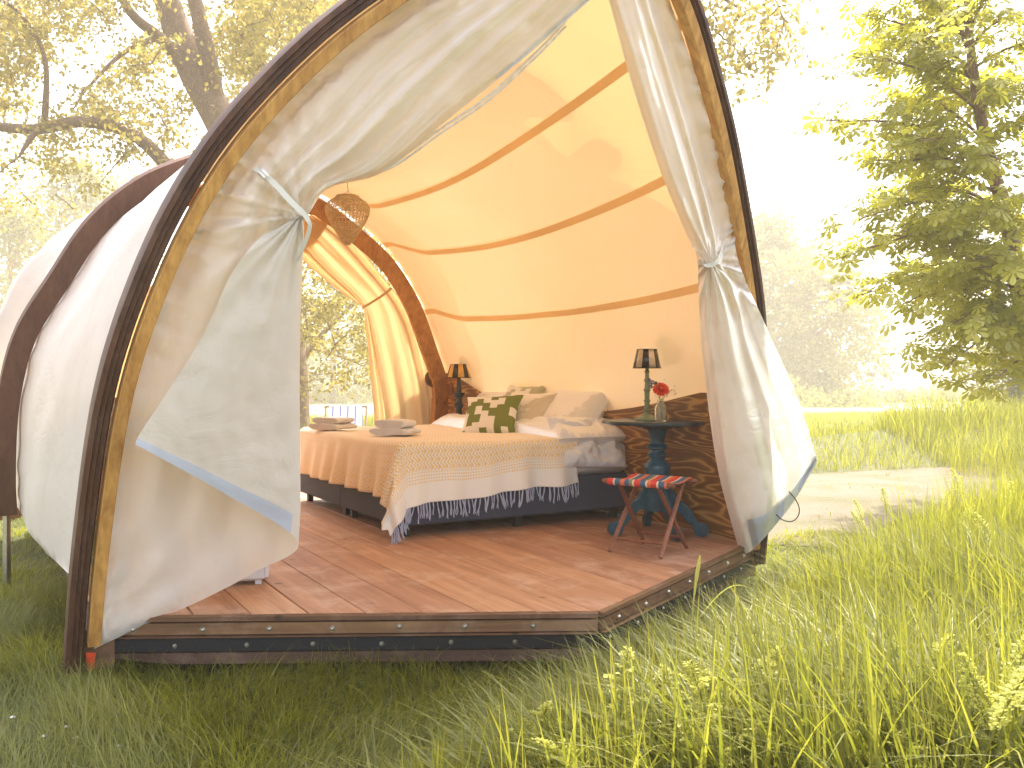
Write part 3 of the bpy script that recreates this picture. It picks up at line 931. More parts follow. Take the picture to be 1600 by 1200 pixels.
# ================================================================== BED
BS0, BS1, BT0, BT1 = 1.20, 3.36, -.01, 1.80
def at_local(name, label, cat, t, s, z, rz=0., group=None):
    return thing(name, label, cat, L2W(t, s, z), TROT + rz, group)
bed = at_local('box_spring_bed', 'dark grey upholstered double bed with white mattresses in the tent', 'bed', 0, 0, 0)
smid = 2.30
for a, b in ((BS0, smid - .004), (smid + .004, BS1)):
    m = MB(); m.box(((BT0 + BT1) / 2, (a + b) / 2, .203), (BT1 - BT0, b - a, .256), bev=.012); m.obj('bed_base', MT['basefab'], bed, True, 30)
    m = MB(); m.box(((BT0 + BT1) / 2, (a + b) / 2, .445), (BT1 - BT0 - .02, b - a - .012, .225), bev=.035); m.obj('mattress', MT['sheet'], bed, True, 60)
    for tt in (BT0 + .08, .90, BT1 - .08):
        for ss in (a + .07, b - .07):
            m = MB(); m.box((tt, ss, .038), (.045, .045, .076)); m.obj('leg', MT['black'], bed, False)

def blanket_pt(p, q, r=.045, ztop=.606):
    ex = max(0., BT0 + r - p); ey = max(0., BS0 + r - q)
    o = math.hypot(ex, ey)
    cxp, cyp = max(p, BT0 + r), max(q, BS0 + r)
    z = ztop + .012 * mnoise.noise(Vector((p * 2.4, q * 2.0, 1))) + .006 * mnoise.noise(Vector((p * 7, q * 6, 5)))
    if o <= 0: return (p, q, z)
    dx, dy = -ex / o, -ey / o
    if o < r * PI / 2: h, dn = r * math.sin(o / r), r * (1 - math.cos(o / r))
    else:
        h, dn = r, r + o - r * PI / 2
        fl = (o - r * PI / 2)
        along = (q if ex > ey else p)
        h += fl * (.16 + .16 * mnoise.noise(Vector((along * 5.5, 2 if ex > ey else 7, 0)))) + .07 * fl * math.sin(along * 23)
        if ex > 0 and ey > 0: h += fl * .34 * (2 * min(ex, ey) / (ex + ey))
    return (cxp + dx * h, cyp + dy * h, z - dn)
def lower_q(p):   # near edge overhang
    return BS0 - (.30 + .10 * min(1, max(0, (1.35 - p) / 1.6)))
n1, n2 = 96, 110
rows = []; uvs = []
P0, P1 = BT0 - .335, 1.36
for i in range(n2):
    fi_ = i / (n2 - 1)
    row = []
    for j in range(n1):
        p = P0 + (P1 - P0) * j / (n1 - 1)
        q0 = lower_q(p) + .01 * math.sin(p * 9)
        q = q0 + (BS1 - .05 - q0) * fi_ ** 1.25
        pp = p + (.015 * math.sin(q * 11) if j > n1 - 3 else 0)
        row.append(blanket_pt(pp, q)); uvs.append((p, q - q0))
    rows.append(row)
m = MB(); m.grid(rows); me = m.mesh('blanket', True, None); set_uv(me, uvs)
bl = link('blanket', me, MT['blanket'])
bl.location = L2W(0, 0, 0); bl.rotation_euler = (0, 0, TROT)
tag(bl, 'yellow and white woven blanket with fringe draped over the bed', 'blanket')
sol = bl.modifiers.new('thick', 'SOLIDIFY'); sol.thickness = .006; sol.offset = 1
# tassels: shared meshes
tass = []
for v_ in range(5):
    m = MB()
    for k_ in range(2):
        a = random.uniform(-.012, .012)
        ph = random.uniform(0, 6)
        pts = [(a * (f ** .7) + .005 * math.sin(f * 7 + ph) * f, -.004 * k_ + .006 * math.sin(f * 5 + ph) * f, -.105 * f * random.uniform(.93, 1.02)) for f in np.linspace(0, 1, 7)]
        m.tube(pts, [.0028, .0032, .0030, .0030, .0034, .0036, .002], 5)
    me_ = m.mesh('tassel'); me_.materials.append(MT['fringe']); tass.append(me_)
NTAS = 66
for i in range(NTAS):
    p = P0 + .02 + (P1 - P0 - .03) * i / (NTAS - 1)
    q = lower_q(p) + .01 * math.sin(p * 9)
    a = blanket_pt(p, q)
    o = link('tassel', tass[i % 5], None, bl)
    o.location = a; o.rotation_euler = (random.uniform(-.12, .05), random.uniform(-.3, .3), random.uniform(0, 3))
    o.scale = (1, 1, random.uniform(.8, 1.15))

# duvet lump and sheet near the head
def puff(name, w, d, h, mat, n=34, px_=3.0, pinch=.25, seed=0, wr=.02, uvn=True):
    m = MB(); uv = []
    top = []; bot = []
    for i in range(n + 1):
        a = -1 + 2 * i / n; rt = []; rb = []
        for j in range(n + 1):
            b = -1 + 2 * j / n
            pr = max(0., (1 - abs(a) ** px_) * (1 - abs(b) ** px_)) ** .5
            k = 1 - pinch * (.12 * (1 - b * b) * abs(a) ** 2); k2 = 1 - pinch * (.12 * (1 - a * a) * b * b)
            z = h / 2 * pr + wr * mnoise.noise(Vector((a * 2.2, b * 2.2, seed))) * pr + wr * .5 * mnoise.noise(Vector((a * 6, b * 6, seed + 3))) * pr
            x, y = a * w / 2 * k, b * d / 2 * k2
            rt.append((x, y, z)); rb.append((x, y, -h / 2 * pr)); uv.append((i / n, j / n))
        top.append(rt); bot.append(rb)
    m.grid(top); m.grid([r[::-1] for r in bot])
    me = m.mesh(name, True, None); set_uv(me, uv + [u for u in uv])
    return me
me = puff('duvet', .60, 2.20, .24, MT['sheet'], 60, 6, .1, 4, .045)
dv = link('duvet', me, MT['sheet']); dv.location = L2W(1.50, 2.27, .600); dv.rotation_euler = (0, 0, TROT)
tag(dv, 'rumpled white duvet turned back near the pillows', 'duvet')
me = puff('duvet_corner', .56, .42, .14, MT['sheet'], 40, 4, .1, 9, .045)
du = link('duvet_fold', me, MT['sheet'], dv); du.location = (.0, -.98, -.04); du.rotation_euler = (.95, .05, 0)

def pillow(label, t, s, z, w, d, h, tilt, rz, mat, seed, roll=0.):
    me = puff('pillow', w, d, h, mat, 32, 3.8, 1.3, seed, .007)
    o = link('pillow', me, mat)
    o.location = L2W(t, s, z)
    # stands on its long edge, leaning back to the wall (+t)
    o.rotation_euler = (Matrix.Rotation(TROT + rz, 3, 'Z') @ Matrix.Rotation(-tilt, 3, 'Y') @ Matrix.Rotation(roll, 3, 'Z')).to_euler()
    return tag(o, label, 'pillow')
pillow('large ivory pillow nearest the blue table at the bed head', 1.60, 1.62, .750, .46, .62, .19, math.radians(50), .28, MT['pillow'], 2)
pillow('plain beige pillow between the green block cushion and the ivory pillow', 1.40, 1.98, .745, .42, .50, .14, math.radians(54), .36, MT['beige'], 5)
pillow('faintly patterned pale green cushion half hidden behind the other pillows', 1.60, 2.42, .79, .42, .50, .14, math.radians(60), .2, MT['palecush'], 7)
pillow('green and white block print cushion in front at the bed head', 1.13, 2.06, .730, .40, .48, .14, math.radians(52), .70, MT['greenblock'], 11, .06)
pillow('ivory pillow at the far side of the bed head', 1.60, 2.98, .74, .44, .60, .17, math.radians(52), .05, MT['pillow'], 13)

# towels
def towel(label, t, s, rz, layers):
    root = at_local('folded_towels', label, 'towels', t, s, .618, rz)
    z = 0
    for (w, d, h) in layers:
        m = MB(); G = []
        prof = []
        # folded roll: cross-section rounded front
        n = 26
        rows = []
        for i in range(n + 1):
            a = 2 * PI * i / n
            cx_ = math.copysign(abs(math.cos(a)) ** .6, math.cos(a)) * w / 2
            cz_ = math.copysign(abs(math.sin(a)) ** .8, math.sin(a)) * h / 2 + h / 2
            rows.append([(cx_ + .004 * mnoise.noise(Vector((i, k, z * 9))), -d / 2 + d * k / 8, z + cz_ + .006 * mnoise.noise(Vector((cx_ * 9, k * .5, z * 20)))) for k in range(9)])
        m.grid(rows)
        for k in (0, 8):
            ring = [rows[i][k] for i in range(n)]; c_ = tuple(np.mean(ring, 0))
            m.add(ring + [c_], [((i, (i + 1) % n, n) if k else ((i + 1) % n, i, n)) for i in range(n)])
        m.obj('towel', MT['towel'], root, True, 60)
        # fold lines on the short side
        for q in (.3, .55, .78):
            m = MB(); m.box((0, -d / 2 - .002, z + h * q), (w * .8, .006, .006)); m.obj('fold', MT['towel'], root, False)
        z += h * .96
towel('two folded white towels stacked on the near part of the blanket', .27, 1.92, math.radians(-50), [(.31, .22, .050), (.24, .19, .062)])
towel('two folded white towels on the far left corner of the blanket', .12, 2.85, math.radians(-60), [(.30, .24, .050), (.27, .2, .050)])

# ================================================================== TABLE, LAMPS, FLOWER, STOOL
TX, TS = 1.47, .66
tp = PL(1027, 826, .0, 0)
tw = np.array([(1027 - 800) / FPX * 5.98, 5.98]); q = tw - M0; TX, TS = float(q @ LT), float(q @ AX)
print('TABLE', TX, TS)
table = at_local('pedestal_table', 'blue turned pedestal table with dark scalloped top beside the bed', 'table', TX, TS, 0)
m = MB(); prof = []
n = 72; ring = []
for k in range(n):
    a = 2 * PI * k / n
    r = .355 * (1 + .035 * math.cos(8 * a)) ; ring.append((r * math.cos(a), r * math.sin(a)))
vs = []; fs = []
for sc_, z in ((.94, .718), (1.0, .724), (1.0, .738), (.985, .744)):
    vs += [(x * sc_, y * sc_, z) for x, y in ring]
for l in range(3):
    for k in range(n): fs.append((l * n + k, l * n + (k + 1) % n, l * n + n + (k + 1) % n, l * n + n + k))
fs.append(tuple(range(n - 1, -1, -1))); fs.append(tuple(3 * n + k for k in range(n)))
m.add(vs, fs); m.obj('tabletop', MT['navy'], table, True, 35)
m = MB(); m.lathe([(.10, .690), (.11, .70), (.17, .705), (.17, .718), (.0, .718)], 24, mi=0); m.obj('top_block', MT['navy'], table)
m = MB(); m.lathe([(.0, .155), (.095, .155), (.10, .165), (.10, .30), (.104, .315), (.094, .33), (.098, .345), (.085, .36), (.08, .40), (.088, .43), (.082, .455), (.055, .48), (.048, .495), (.062, .508), (.066, .52), (.05, .535), (.048, .55), (.066, .562), (.068, .575), (.048, .592), (.046, .61), (.056, .65), (.066, .68), (.08, .694), (.08, .700), (0, .700)], 32)
m.obj('column', MT['dark_blue'], table)
legp = [(.085, .30), (.085, .17), (.12, .17), (.17, .13), (.215, .085), (.24, .06), (.25, .025), (.27, .004), (.31, .002), (.34, .02), (.345, .05), (.325, .08), (.29, .088), (.265, .098), (.25, .125), (.225, .17), (.18, .21), (.14, .235), (.11, .285)]
legc = catmull([(a, b) for a, b in legp] + [legp[0]], 60)[:-1]
for a in (math.radians(195), math.radians(-75), math.radians(-5 - 20), math.radians(95)):
    m = MB(); m.prism([tuple(x) for x in legc], -.021, .021)
    o = m.obj('foot', MT['dark_blue'], table, True, 50); o.rotation_euler = (0, 0, a - TROT)

def striped_shade(m, r0, r1, z0, z1, n=48, per=4):
    vs = []; fs = []
    for r, z in ((r0, z0), (r1, z1)):
        for k in range(n): a = 2 * PI * k / n; vs.append((r * math.cos(a), r * math.sin(a), z))
    b = len(m.v); m.v += vs
    for k in range(n):
        m.f.append((b + k, b + (k + 1) % n, b + n + (k + 1) % n, b + n + k)); m.m.append(0 if (k // (per // 2 + 0)) % 2 == 0 else 1)
MT['shade_black'] = m_plain('shade_black_gloss', (.012, .011, .010), .25)
MT['shade_silver'] = m_plain('shade_silver_cream', (.62, .52, .38), .3, .55)
MT['shade_gold'] = m_plain('shade_gold', (.72, .42, .08), .45, .1)
def shade(root, z0, z1, r0, r1, lightm, per):
    m = MB(); striped_shade(m, r0, r1, z0, z1, 48, per); 
    m.f = m.f; o = m.obj('lamp_shade', [MT['shade_black'], lightm], root, True, None)
    s_ = o.modifiers.new('t', 'SOLIDIFY'); s_.thickness = .002; s_.offset = 0
    m = MB(); m.lathe([(r0 + .001, z0 - .002), (r0 + .003, z0), (r0 + .001, z0 + .004)], 48); m.lathe([(r1, z1 - .004), (r1 + .002, z1), (r1, z1 + .001)], 48)
    m.obj('shade_rim', MT['shade_black'], o)
def on_table(px, d):
    x = (px - 800) / FPX * d
    return (x, d, DECK + .745)
lamp = thing('table_lamp', 'sage green candlestick lamp with black and silver striped shade on the blue table', 'lamp', on_table(1011, 5.93), 0)
m = MB(); m.lathe([(0, .0), (.078, 0), (.080, .008), (.062, .022), (.035, .036), (.02, .045), (.018, .06), (.026, .066), (.018, .075), (.017, .12), (.024, .13), (.016, .14), (.018, .19), (.026, .20), (.017, .21), (.015, .25), (.022, .262), (.014, .275), (.013, .31), (.018, .318), (.012, .33), (.010, .37), (0, .37)], 20)
m.obj('lamp_base', MT['green_paint'], lamp)
m = MB(); m.tube([(0, 0, .37), (0, 0, .44)], .004, 6); m.tube([(-.055, 0, .44), (.055, 0, .44)], .002, 5); m.obj('stem', MT['steel'], lamp)
shade(lamp, .342, .465, .092, .066, MT['shade_silver'], 8)
m = MB()
for a_, z_ in ((0, .25), (1.8, .235), (3.5, .262), (4.6, .222)):
    cx_, cyy = .022 + .012 * math.cos(a_), -.012 + .008 * math.sin(a_)
    for b_ in range(5):
        w_ = b_ * 2 * PI / 5; m.box((cx_ + .009 * math.cos(w_), cyy - .004, z_ + .009 * math.sin(w_)), (.010, .004, .010))
m.obj('painted_flowers', m_plain('greyed_blue_paint', (.12, .13, .17), .5), lamp, False)

lamp2 = thing('table_lamp', 'dark lamp with black and gold striped shade beyond the bed', 'lamp', (0, 0, 0), 0)
d2 = 8.45; lamp2.location = ((717 - 800) / FPX * d2, d2, DECK + .52)
m = MB(); m.lathe([(0, 0), (.075, 0), (.078, .012), (.05, .03), (.03, .05), (.026, .10), (.042, .13), (.046, .16), (.03, .19), (.026, .22), (.044, .25), (.046, .265), (.03, .28), (.028, .33), (.048, .35), (.052, .36), (.058, .365), (.058, .375), (.024, .378), (.022, .46), (.016, .52), (0, .52)], 20)
m.obj('lamp_base', MT['black_paint'], lamp2)
m = MB(); m.tube([(0, 0, .51), (0, 0, .60)], .005, 6); m.tube([(-.06, 0, .60), (.06, 0, .60)], .002, 5); m.obj('stem', MT['steel'], lamp2)
shade(lamp2, .515, .640, .115, .078, MT['shade_gold'], 8)
tag(lamp2, 'dark turned lamp with black and gold striped shade at the far side of the bed', 'lamp')
q = np.array([lamp2.location.x, lamp2.location.y]) - M0
ns = at_local('bedside_stand', 'small dark bedside stand behind the bed holding the gold striped lamp', 'stand', float(q @ LT), float(q @ AX), 0)
m = MB(); m.box((0, 0, .507), (.34, .34, .024), bev=.005); m.obj('top', MT['navy'], ns, False)
for a in (-1, 1):
    for b in (-1, 1):
        m = MB(); m.box((a * .14, b * .14, .2475), (.03, .03, .495)); m.obj('leg', MT['navy'], ns, False)

# vase with flowers
vase = thing('flower_bottle', 'clear glass bottle vase with an orange red bloom on the blue table', 'vase', on_table(1032, 5.80), 0)
gl = NT('clear_glass'); MT['glass'] = gl.pbr((.93, .95, .85), .03, 0., None, Transmission_Weight=.92, IOR=1.3)
m = MB(); m.lathe([(0, .0), (.036, 0), (.040, .006), (.040, .085), (.036, .10), (.022, .115), (.019, .13), (.023, .136), (.023, .142), (.016, .142), (.015, .118), (.030, .098), (.034, .085), (.034, .01), (0, .008)], 20)
m.obj('bottle', MT['glass'], vase)
stem_m = m_plain('flower_stems', (.10, .15, .04), .6)
m = MB()
for i in range(5):
    a = i * 1.3; tx_ = [.0, .045, -.03, .07, -.012][i]; tz_ = [.195, .22, .235, .205, .25][i]
    m.tube(catmull([(.012 * math.cos(a), .012 * math.sin(a), .012), (.004 * math.cos(a + 3), .004 * math.sin(a + 3), .12), (tx_ * .6, 0, .17), (tx_, -.01 * i, tz_)], 12), .0017, 5)
m.obj('stems', stem_m, vase)
fl_me = MB(); 
for ring_, (nr_, rr_, tz_) in enumerate(((22, .056, .15), (18, .047, .45), (14, .034, .9), (10, .02, 1.2))):
    for k in range(nr_):
        a = 2 * PI * k / nr_ + ring_ * .2 + random.uniform(-.08, .08); c_, s_ = math.cos(a), math.sin(a); w_ = .0075
        pts = []
        for f, ww in ((.15, .5), (.6, 1.), (.9, .8), (1., .15)):
            r_ = rr_ * f * math.cos(tz_ * f * .8); z_ = rr_ * f * math.sin(tz_ * f) + ring_ * .002
            pts.append(((r_ * c_ - ww * w_ * s_), (r_ * s_ + ww * w_ * c_), z_)); pts.append(((r_ * c_ + ww * w_ * s_), (r_ * s_ - ww * w_ * c_), z_))
        fl_me.add(pts, [(0, 1, 3, 2), (2, 3, 5, 4), (4, 5, 7, 6)])
o = fl_me.obj('bloom', m_leaf('orange_red_petals', (.75, .075, .02), (.80, .10, .03), (.9, .12, .03), (.9, .14, .04), .35), vase, False)
o.location = (.0, -.012, .200); o.rotation_euler = (math.radians(52), 0, 0)
m = MB(); m.lathe([(0, .022), (.010, .02), (.012, .012), (.006, .0)], 10); c2o = m.obj('bloom_centre', m_plain('amber_centre', (.55, .10, .02), .8), vase); c2o.location = (0, -.016, .203); c2o.rotation_euler = (math.radians(52), 0, 0)
m = MB()
for (x, z, r_) in ((-.030, .245, .012), (-.036, .238, .006)):
    m.lathe([(0, -r_), (r_ * .8, -r_ * .5), (r_, 0), (r_ * .7, r_ * .7), (0, r_)], 10, (x, 0, z))
m.obj('seed_pod', m_plain('dry_seed_pod', (.12, .09, .05), .8), vase)
m = MB()
for i in range(26):
    t_ = random.random(); bx = random.choice([(.07, .215, .10, .19), (.0, .20, .02, .27), (-.02, .16, -.055, .20), (.03, .16, .085, .225), (.085, .16, .10, .21)])
    x = bx[0] + (bx[2] - bx[0]) * t_; z = bx[1] + (bx[3] - bx[1]) * t_
    a = random.uniform(0, 6); l_ = .014
    m.add([(x, 0, z), (x + l_ * math.cos(a) * .6, -.004, z + l_ * math.sin(a) * .6 + .002), (x + l_ * math.cos(a), 0, z + l_ * math.sin(a)), (x + l_ * math.cos(a) * .5, .004, z + l_ * math.sin(a) * .5 - .003)], [(0, 1, 2, 3)])
m.obj('sprig_leaves', stem_m, vase, False)

# folding stool
def seatp(px, py, d, h): return Vector(((px - 800) / FPX * d, d, h + DECK))
F1, F2, F3, F4 = seatp(957, 0, 5.27, .012), seatp(1037, 0, 5.08, .012), seatp(1077, 0, 5.40, .012), seatp(992, 0, 5.62, .012)
ctr = (F1 + F2 + F3 + F4) / 4
stool = thing('folding_stool', 'folding wooden stool with red and blue striped woven seat', 'stool', (ctr.x, ctr.y, DECK), 0)
sh = Vector((ctr.x, ctr.y, DECK))
hS = .415
e_rod = (F2 - F1 + F3 - F4).normalized(); e_x = Vector((-e_rod.y, e_rod.x, 0))
Wd = .185; Dd = .20
near_c = ctr - e_x * .150; near_c.z = DECK + hS; far_c = ctr + e_x * .150; far_c.z = DECK + hS
fn = ctr - e_x * .19; fn.z = DECK + .012; ff = ctr + e_x * .19; ff.z = DECK + .012
def sub(v): return v - sh
for sgn in (-1, 1):
    for (foot, top, ins_) in ((fn, far_c, .0), (ff, near_c, .022)):
        a = foot + e_rod * sgn * (Wd - ins_ - .02); b = top + e_rod * sgn * (Wd - ins_ - .04)
        m = MB(); m.tube([sub(a), sub(a * .5 + b * .5), sub(b)], [.0125, .014, .012], 8); m.obj('leg', MT['stoolwood'], stool)
for (foot, top, ins_) in ((fn, far_c, .0), (ff, near_c, .022)):
    a0 = foot * .83 + top * .17
    m = MB(); m.tube([sub(a0 - e_rod * (Wd - ins_ - .02)), sub(a0 + e_rod * (Wd - ins_ - .02))], .008, 8); m.obj('stretcher', MT['stoolwood'], stool)
for c_ in (near_c, far_c):
    m = MB(); m.tube([sub(c_ - e_rod * (Wd + .045)), sub(c_ - e_rod * (Wd + .03)), sub(c_ + e_rod * (Wd + .03)), sub(c_ + e_rod * (Wd + .045))], [.013, .0155, .0155, .013], 10); m.obj('seat_rod', MT['stoolwood'], stool)
rows = []; uvs = []
nr_ = 30
for i in range(nr_ + 1):
    f = i / nr_; row = []
    # wraps round the near rod, sags between, wraps round the far rod
    if f < .18: a = (1 - f / .18) * PI * 1.1; c_ = near_c; off = e_x * (-math.sin(a) * .018) + Vector((0, 0, math.cos(a) * .018)); base = c_ + off
    elif f > .82: a = ((f - .82) / .18) * PI * 1.1; c_ = far_c; off = e_x * (math.sin(a) * .018) + Vector((0, 0, math.cos(a) * .018)); base = c_ + off
    else:
        g = (f - .18) / .64; base = near_c.lerp(far_c, g) + Vector((0, 0, .018 - .022 * math.sin(PI * g)))
    for j in range(25):
        u = -1 + 2 * j / 24; row.append(sub(base + e_rod * u * (Wd + .005))); uvs.append((j / 24, f))
    rows.append(row)
m = MB(); m.grid(rows); me = m.mesh('woven_seat', True, None); set_uv(me, uvs)
o = link('woven_seat', me, MT['kilim'], stool); s_ = o.modifiers.new('t', 'SOLIDIFY'); s_.thickness = .003; s_.offset = 1

# wicker pendant
hp = W(543, 297, 6.62)
pend = thing('wicker_pendant', 'woven wicker basket lamp hanging from the ridge beam', 'lamp', (hp[0], hp[1], hp[2] + .02), 0)
def basket_r(z):  # z 0..-.37
    P_ = [(-.055, .055), (-.07, .085), (-.085, .095), (-.11, .140), (-.15, .160), (-.19, .158), (-.24, .138), (-.29, .108), (-.34, .075), (-.39, .045), (-.415, .020)]
    return float(np.interp(-z, [-a for a, b in P_], [b for a, b in P_]))
m = MB(); nz_ = 34
zs = np.linspace(-.07, -.415, nz_)
for z in zs:
    if -.205 > z > -.268: continue
    pts = [(basket_r(z) * math.cos(a), basket_r(z) * math.sin(a), z + .0022 * math.sin(a * 18 + z * 300)) for a in np.linspace(0, 2 * PI, 41)]
    m.tube(pts, .0030, 4, cap=False)
for k in range(34):
    a = 2 * PI * k / 34
    pts = [(basket_r(z) * math.cos(a + .04 * math.sin(z * 120)), basket_r(z) * math.sin(a + .04 * math.sin(z * 120)), z) for z in np.linspace(-.07, -.41, 26)]
    m.tube(pts, .0028, 4, cap=False)
m.obj('woven_body', MT['wicker'], pend)
m = MB(); 
for (r_, z_) in ((.078, -.066), (.082, -.071), (.080, -.076), (.030, -.396), (.022, -.402)):
    m.tube([(r_ * math.cos(a), r_ * math.sin(a), z_) for a in np.linspace(0, 2 * PI, 33)], .006, 6, cap=False)
m.obj('rim_ring', MT['wicker'], pend)
m = MB(); m.tube(catmull([(0, 0, .12), (0, 0, .0), (.008, 0, -.02), (0, 0, -.035), (-.006, 0, -.03)], 14), .003, 6); m.tube([(-.07, 0, -.068), (0, 0, -.03), (.07, 0, -.068)], .002, 5)
m.obj('hook', MT['steel'], pend)

# white heater behind the left curtain
hx = (398 - 800) / FPX * 4.42
heater = thing('white_heater', 'white box heater with black ring standing behind the left curtain', 'heater', (hx - .13, 4.55, DECK), math.radians(14))
m = MB(); m.box((0, 0, .165), (.28, .22, .29), bev=.012); m.obj('casing', MT['white_plastic'], heater, True, 30)
m = MB(); m.box((.150, 0, .165), (.016, .20, .27), bev=.004); m.obj('side_panel', MT['white_plastic'], heater, False)
m = MB(); m.tube([(.0 + .115 * math.cos(a) - .02, -.113, .16 + .115 * math.sin(a)) for a in np.linspace(0, 2 * PI, 40)], .006, 6, cap=False); m.obj('ring', MT['black'], heater)
for a, b in ((-.1, -.08), (.11, -.08), (-.1, .08), (.11, .08)):
    m = MB(); m.box((a, b, .010), (.03, .03, .02)); m.obj('foot', MT['white_plastic'], heater, False)

# deck chair outside, behind
dx, dy = W(538, 0, 12.6)[0], 12.6
gz = float(terrain(dx, dy))
dc = thing('deck_chair', 'wooden deck chair with pale striped canvas on the grass behind the tent', 'chair', (dx, dy, gz), math.radians(8))
wd2 = m_wood('pale_chair_wood', (.35, .22, .12), (.55, .38, .22), 2, .5)
for sg in (-1, 1):
    m = MB(); m.tube([(sg * .29, .05, 0.), (sg * .29, .62, .99)], .016, 6); m.obj('leg', wd2, dc)
    m = MB(); m.tube([(sg * .26, .72, 0.), (sg * .26, -.25, .38)], .016, 6); m.obj('leg', wd2, dc)
m = MB(); m.tube([(-.31, .62, .98), (.31, .62, .98)], .018, 8); m.tube([(-.29, -.25, .38), (.29, -.25, .38)], .018, 8); m.obj('top_rail', wd2, dc)
rows = []; uvs = []
for i in range(16):
    f = i / 15; y = .62 - .87 * f; z = .98 - .6 * f - .22 * math.sin(PI * f)
    rows.append([(-.24 + .48 * j / 8, y - .02, z + .01) for j in range(9)]); uvs += [(j / 8, f) for j in range(9)]
m = MB(); m.grid(rows); me = m.mesh('sling', True, None); set_uv(me, uvs); link('sling', me, MT['deckchair'], dc)

# white box on plank at far left edge
bx = thing('white_storage_box', 'white box on a low wooden plank at the left edge past the tent', 'box', (W(-6, 0, 8.6)[0], 8.6, 0), math.radians(20))
gz = .02
m = MB(); m.box((0, 0, .20), (.36, .3, .19), bev=.01); m.obj('box_body', MT['white_plastic'], bx, False)
m = MB(); m.box((0, 0, .0825), (.5, .4, .04), bev=.003); m.obj('plank', MT['rim'], bx, False)
for a in (-.2, .2):
    m = MB(); m.box((a, 0, .02), (.06, .3, .08)); m.obj('foot', MT['rim_low'], bx, False)

# ================================================================== GRASS
def inside_deck(x, y):
    q0 = x - M0[0]; q1 = y - M0[1]
    t = q0 * LT[0] + q1 * LT[1]; s = q0 * AX[0] + q1 * AX[1]
    f = np.where(t < B_t, A_s + (t - A_t) / (B_t - A_t) * (B_s - A_s), B_s + (t - B_t) / (C_t - B_t) * (C_s - B_s))
    return (t > A_t + .05) & (t < C_t - .05) & (s > f + .10) & (s < REAR)

def blades(X, Y, H, Wd_, lean, seg=4, rnd=None, curl=1.0, az=None):
    N = len(X); Z = terrain(X, Y) - .01
    if az is None: az = rng.uniform(0, 2 * PI, N)
    dirx, diry = np.cos(az), np.sin(az)
    tw = az + PI / 2 + rng.uniform(-.6, .6, N)
    wx, wy = np.cos(tw), np.sin(tw)
    V = np.zeros((N, 2 * seg + 1, 3))
    L = lean * H
    for k in range(seg + 1):
        f = k / seg
        out = L * (f ** 2.0)
        up = H * (f - curl * .38 * (lean ** 1.2) * f ** 3)
        cx = X + dirx * out; cyy = Y + diry * out; cz = Z + up
        w = Wd_ * (1 - f ** 1.8) * .5 * (1.0 if f > 0 else .8)
        if k < seg:
            V[:, 2 * k] = np.stack([cx - wx * w, cyy - wy * w, cz], 1)
            V[:, 2 * k + 1] = np.stack([cx + wx * w, cyy + wy * w, cz], 1)
        else: V[:, 2 * seg] = np.stack([cx, cyy, cz], 1)
    base = (np.arange(N) * (2 * seg + 1))[:, None]
    F = []
    for k in range(seg - 1):
        F.append(base + np.array([2 * k, 2 * k + 1, 2 * k + 3])); F.append(base + np.array([2 * k, 2 * k + 3, 2 * k + 2]))
    F.append(base + np.array([2 * seg - 2, 2 * seg - 1, 2 * seg]))
    F = np.concatenate(F, 0)
    if rnd is None: rnd = rng.random(N)
    return V.reshape(-1, 3), F, np.repeat(rnd, 2 * seg + 1)

def vnoise(x, y, s, seed=0):            # cheap smooth noise 0..1
    a = np.sin(x * s * 1.7 + seed) * np.cos(y * s * 1.3 + seed * 2.1) + np.sin((x + y) * s * .9 + seed * 3) * .6 + np.sin((x * 2.3 - y * 1.9) * s + seed) * .4
    return np.clip(a / 4 + .5, 0, 1)

MT['grass'] = m_leaf('lawn_grass', (.10, .125, .008), (.27, .27, .04), (.26, .29, .012), (.52, .50, .05), .5, .05, .5)
MT['tall'] = m_leaf('tall_grass', (.095, .12, .014), (.25, .24, .045), (.26, .29, .022), (.48, .455, .055), .5, .04, .5)
MT['seed'] = m_leaf('grass_seed_heads', (.42, .44, .09), (.58, .56, .18), (.62, .63, .14), (.76, .74, .26), .5, .02)
MT['dry'] = m_leaf('dry_grass', (.20, .17, .08), (.30, .26, .14), (.3, .25, .1), (.35, .3, .15), .4, .02)

def boundary(y): return -.42 + (y - 2.6) * .74 + np.maximum(0, y - 4.8) * .42
def lawn(n, x0, x1, y0, y1, h0, h1, w, name, mask=None, seg=4, mat='grass', lean=(.3, 1.3)):
    X = rng.uniform(x0, x1, n); Y = rng.uniform(y0, y1, n)
    # tufts: pull roots towards tuft centres
    cx = np.round(X / .09 + rng.uniform(-.3, .3, n)) * .09; cyy = np.round(Y / .09 + rng.uniform(-.3, .3, n)) * .09
    g = rng.uniform(0, .45, n); X = X * (1 - g) + cx * g; Y = Y * (1 - g) + cyy * g
    k = ~inside_deck(X, Y) & (np.abs(X) < .60 * Y + .8)
    if mask is not None: k &= mask(X, Y)
    X, Y = X[k], Y[k]; N = len(X)
    nb = vnoise(X, Y, 2.6, 1.); nb2 = vnoise(X, Y, 9, 4.)
    H = (h0 + (h1 - h0) * rng.random(N) ** 1.4) * (.55 + .9 * nb * nb2 + .35 * nb)
    az = vnoise(X, Y, 1.9, 7.) * 9 + rng.normal(0, .9, N)
    r = np.clip(rng.normal(.35, .25, N) + .35 * (nb - .5), 0, 1)
    V, F, A = blades(X, Y, H, w * rng.uniform(.6, 1.3, N), rng.uniform(lean[0], lean[1], N), seg, r, 1., az)
    o = link(name, np_mesh(name, V, F, A), MT[mat])
    return o
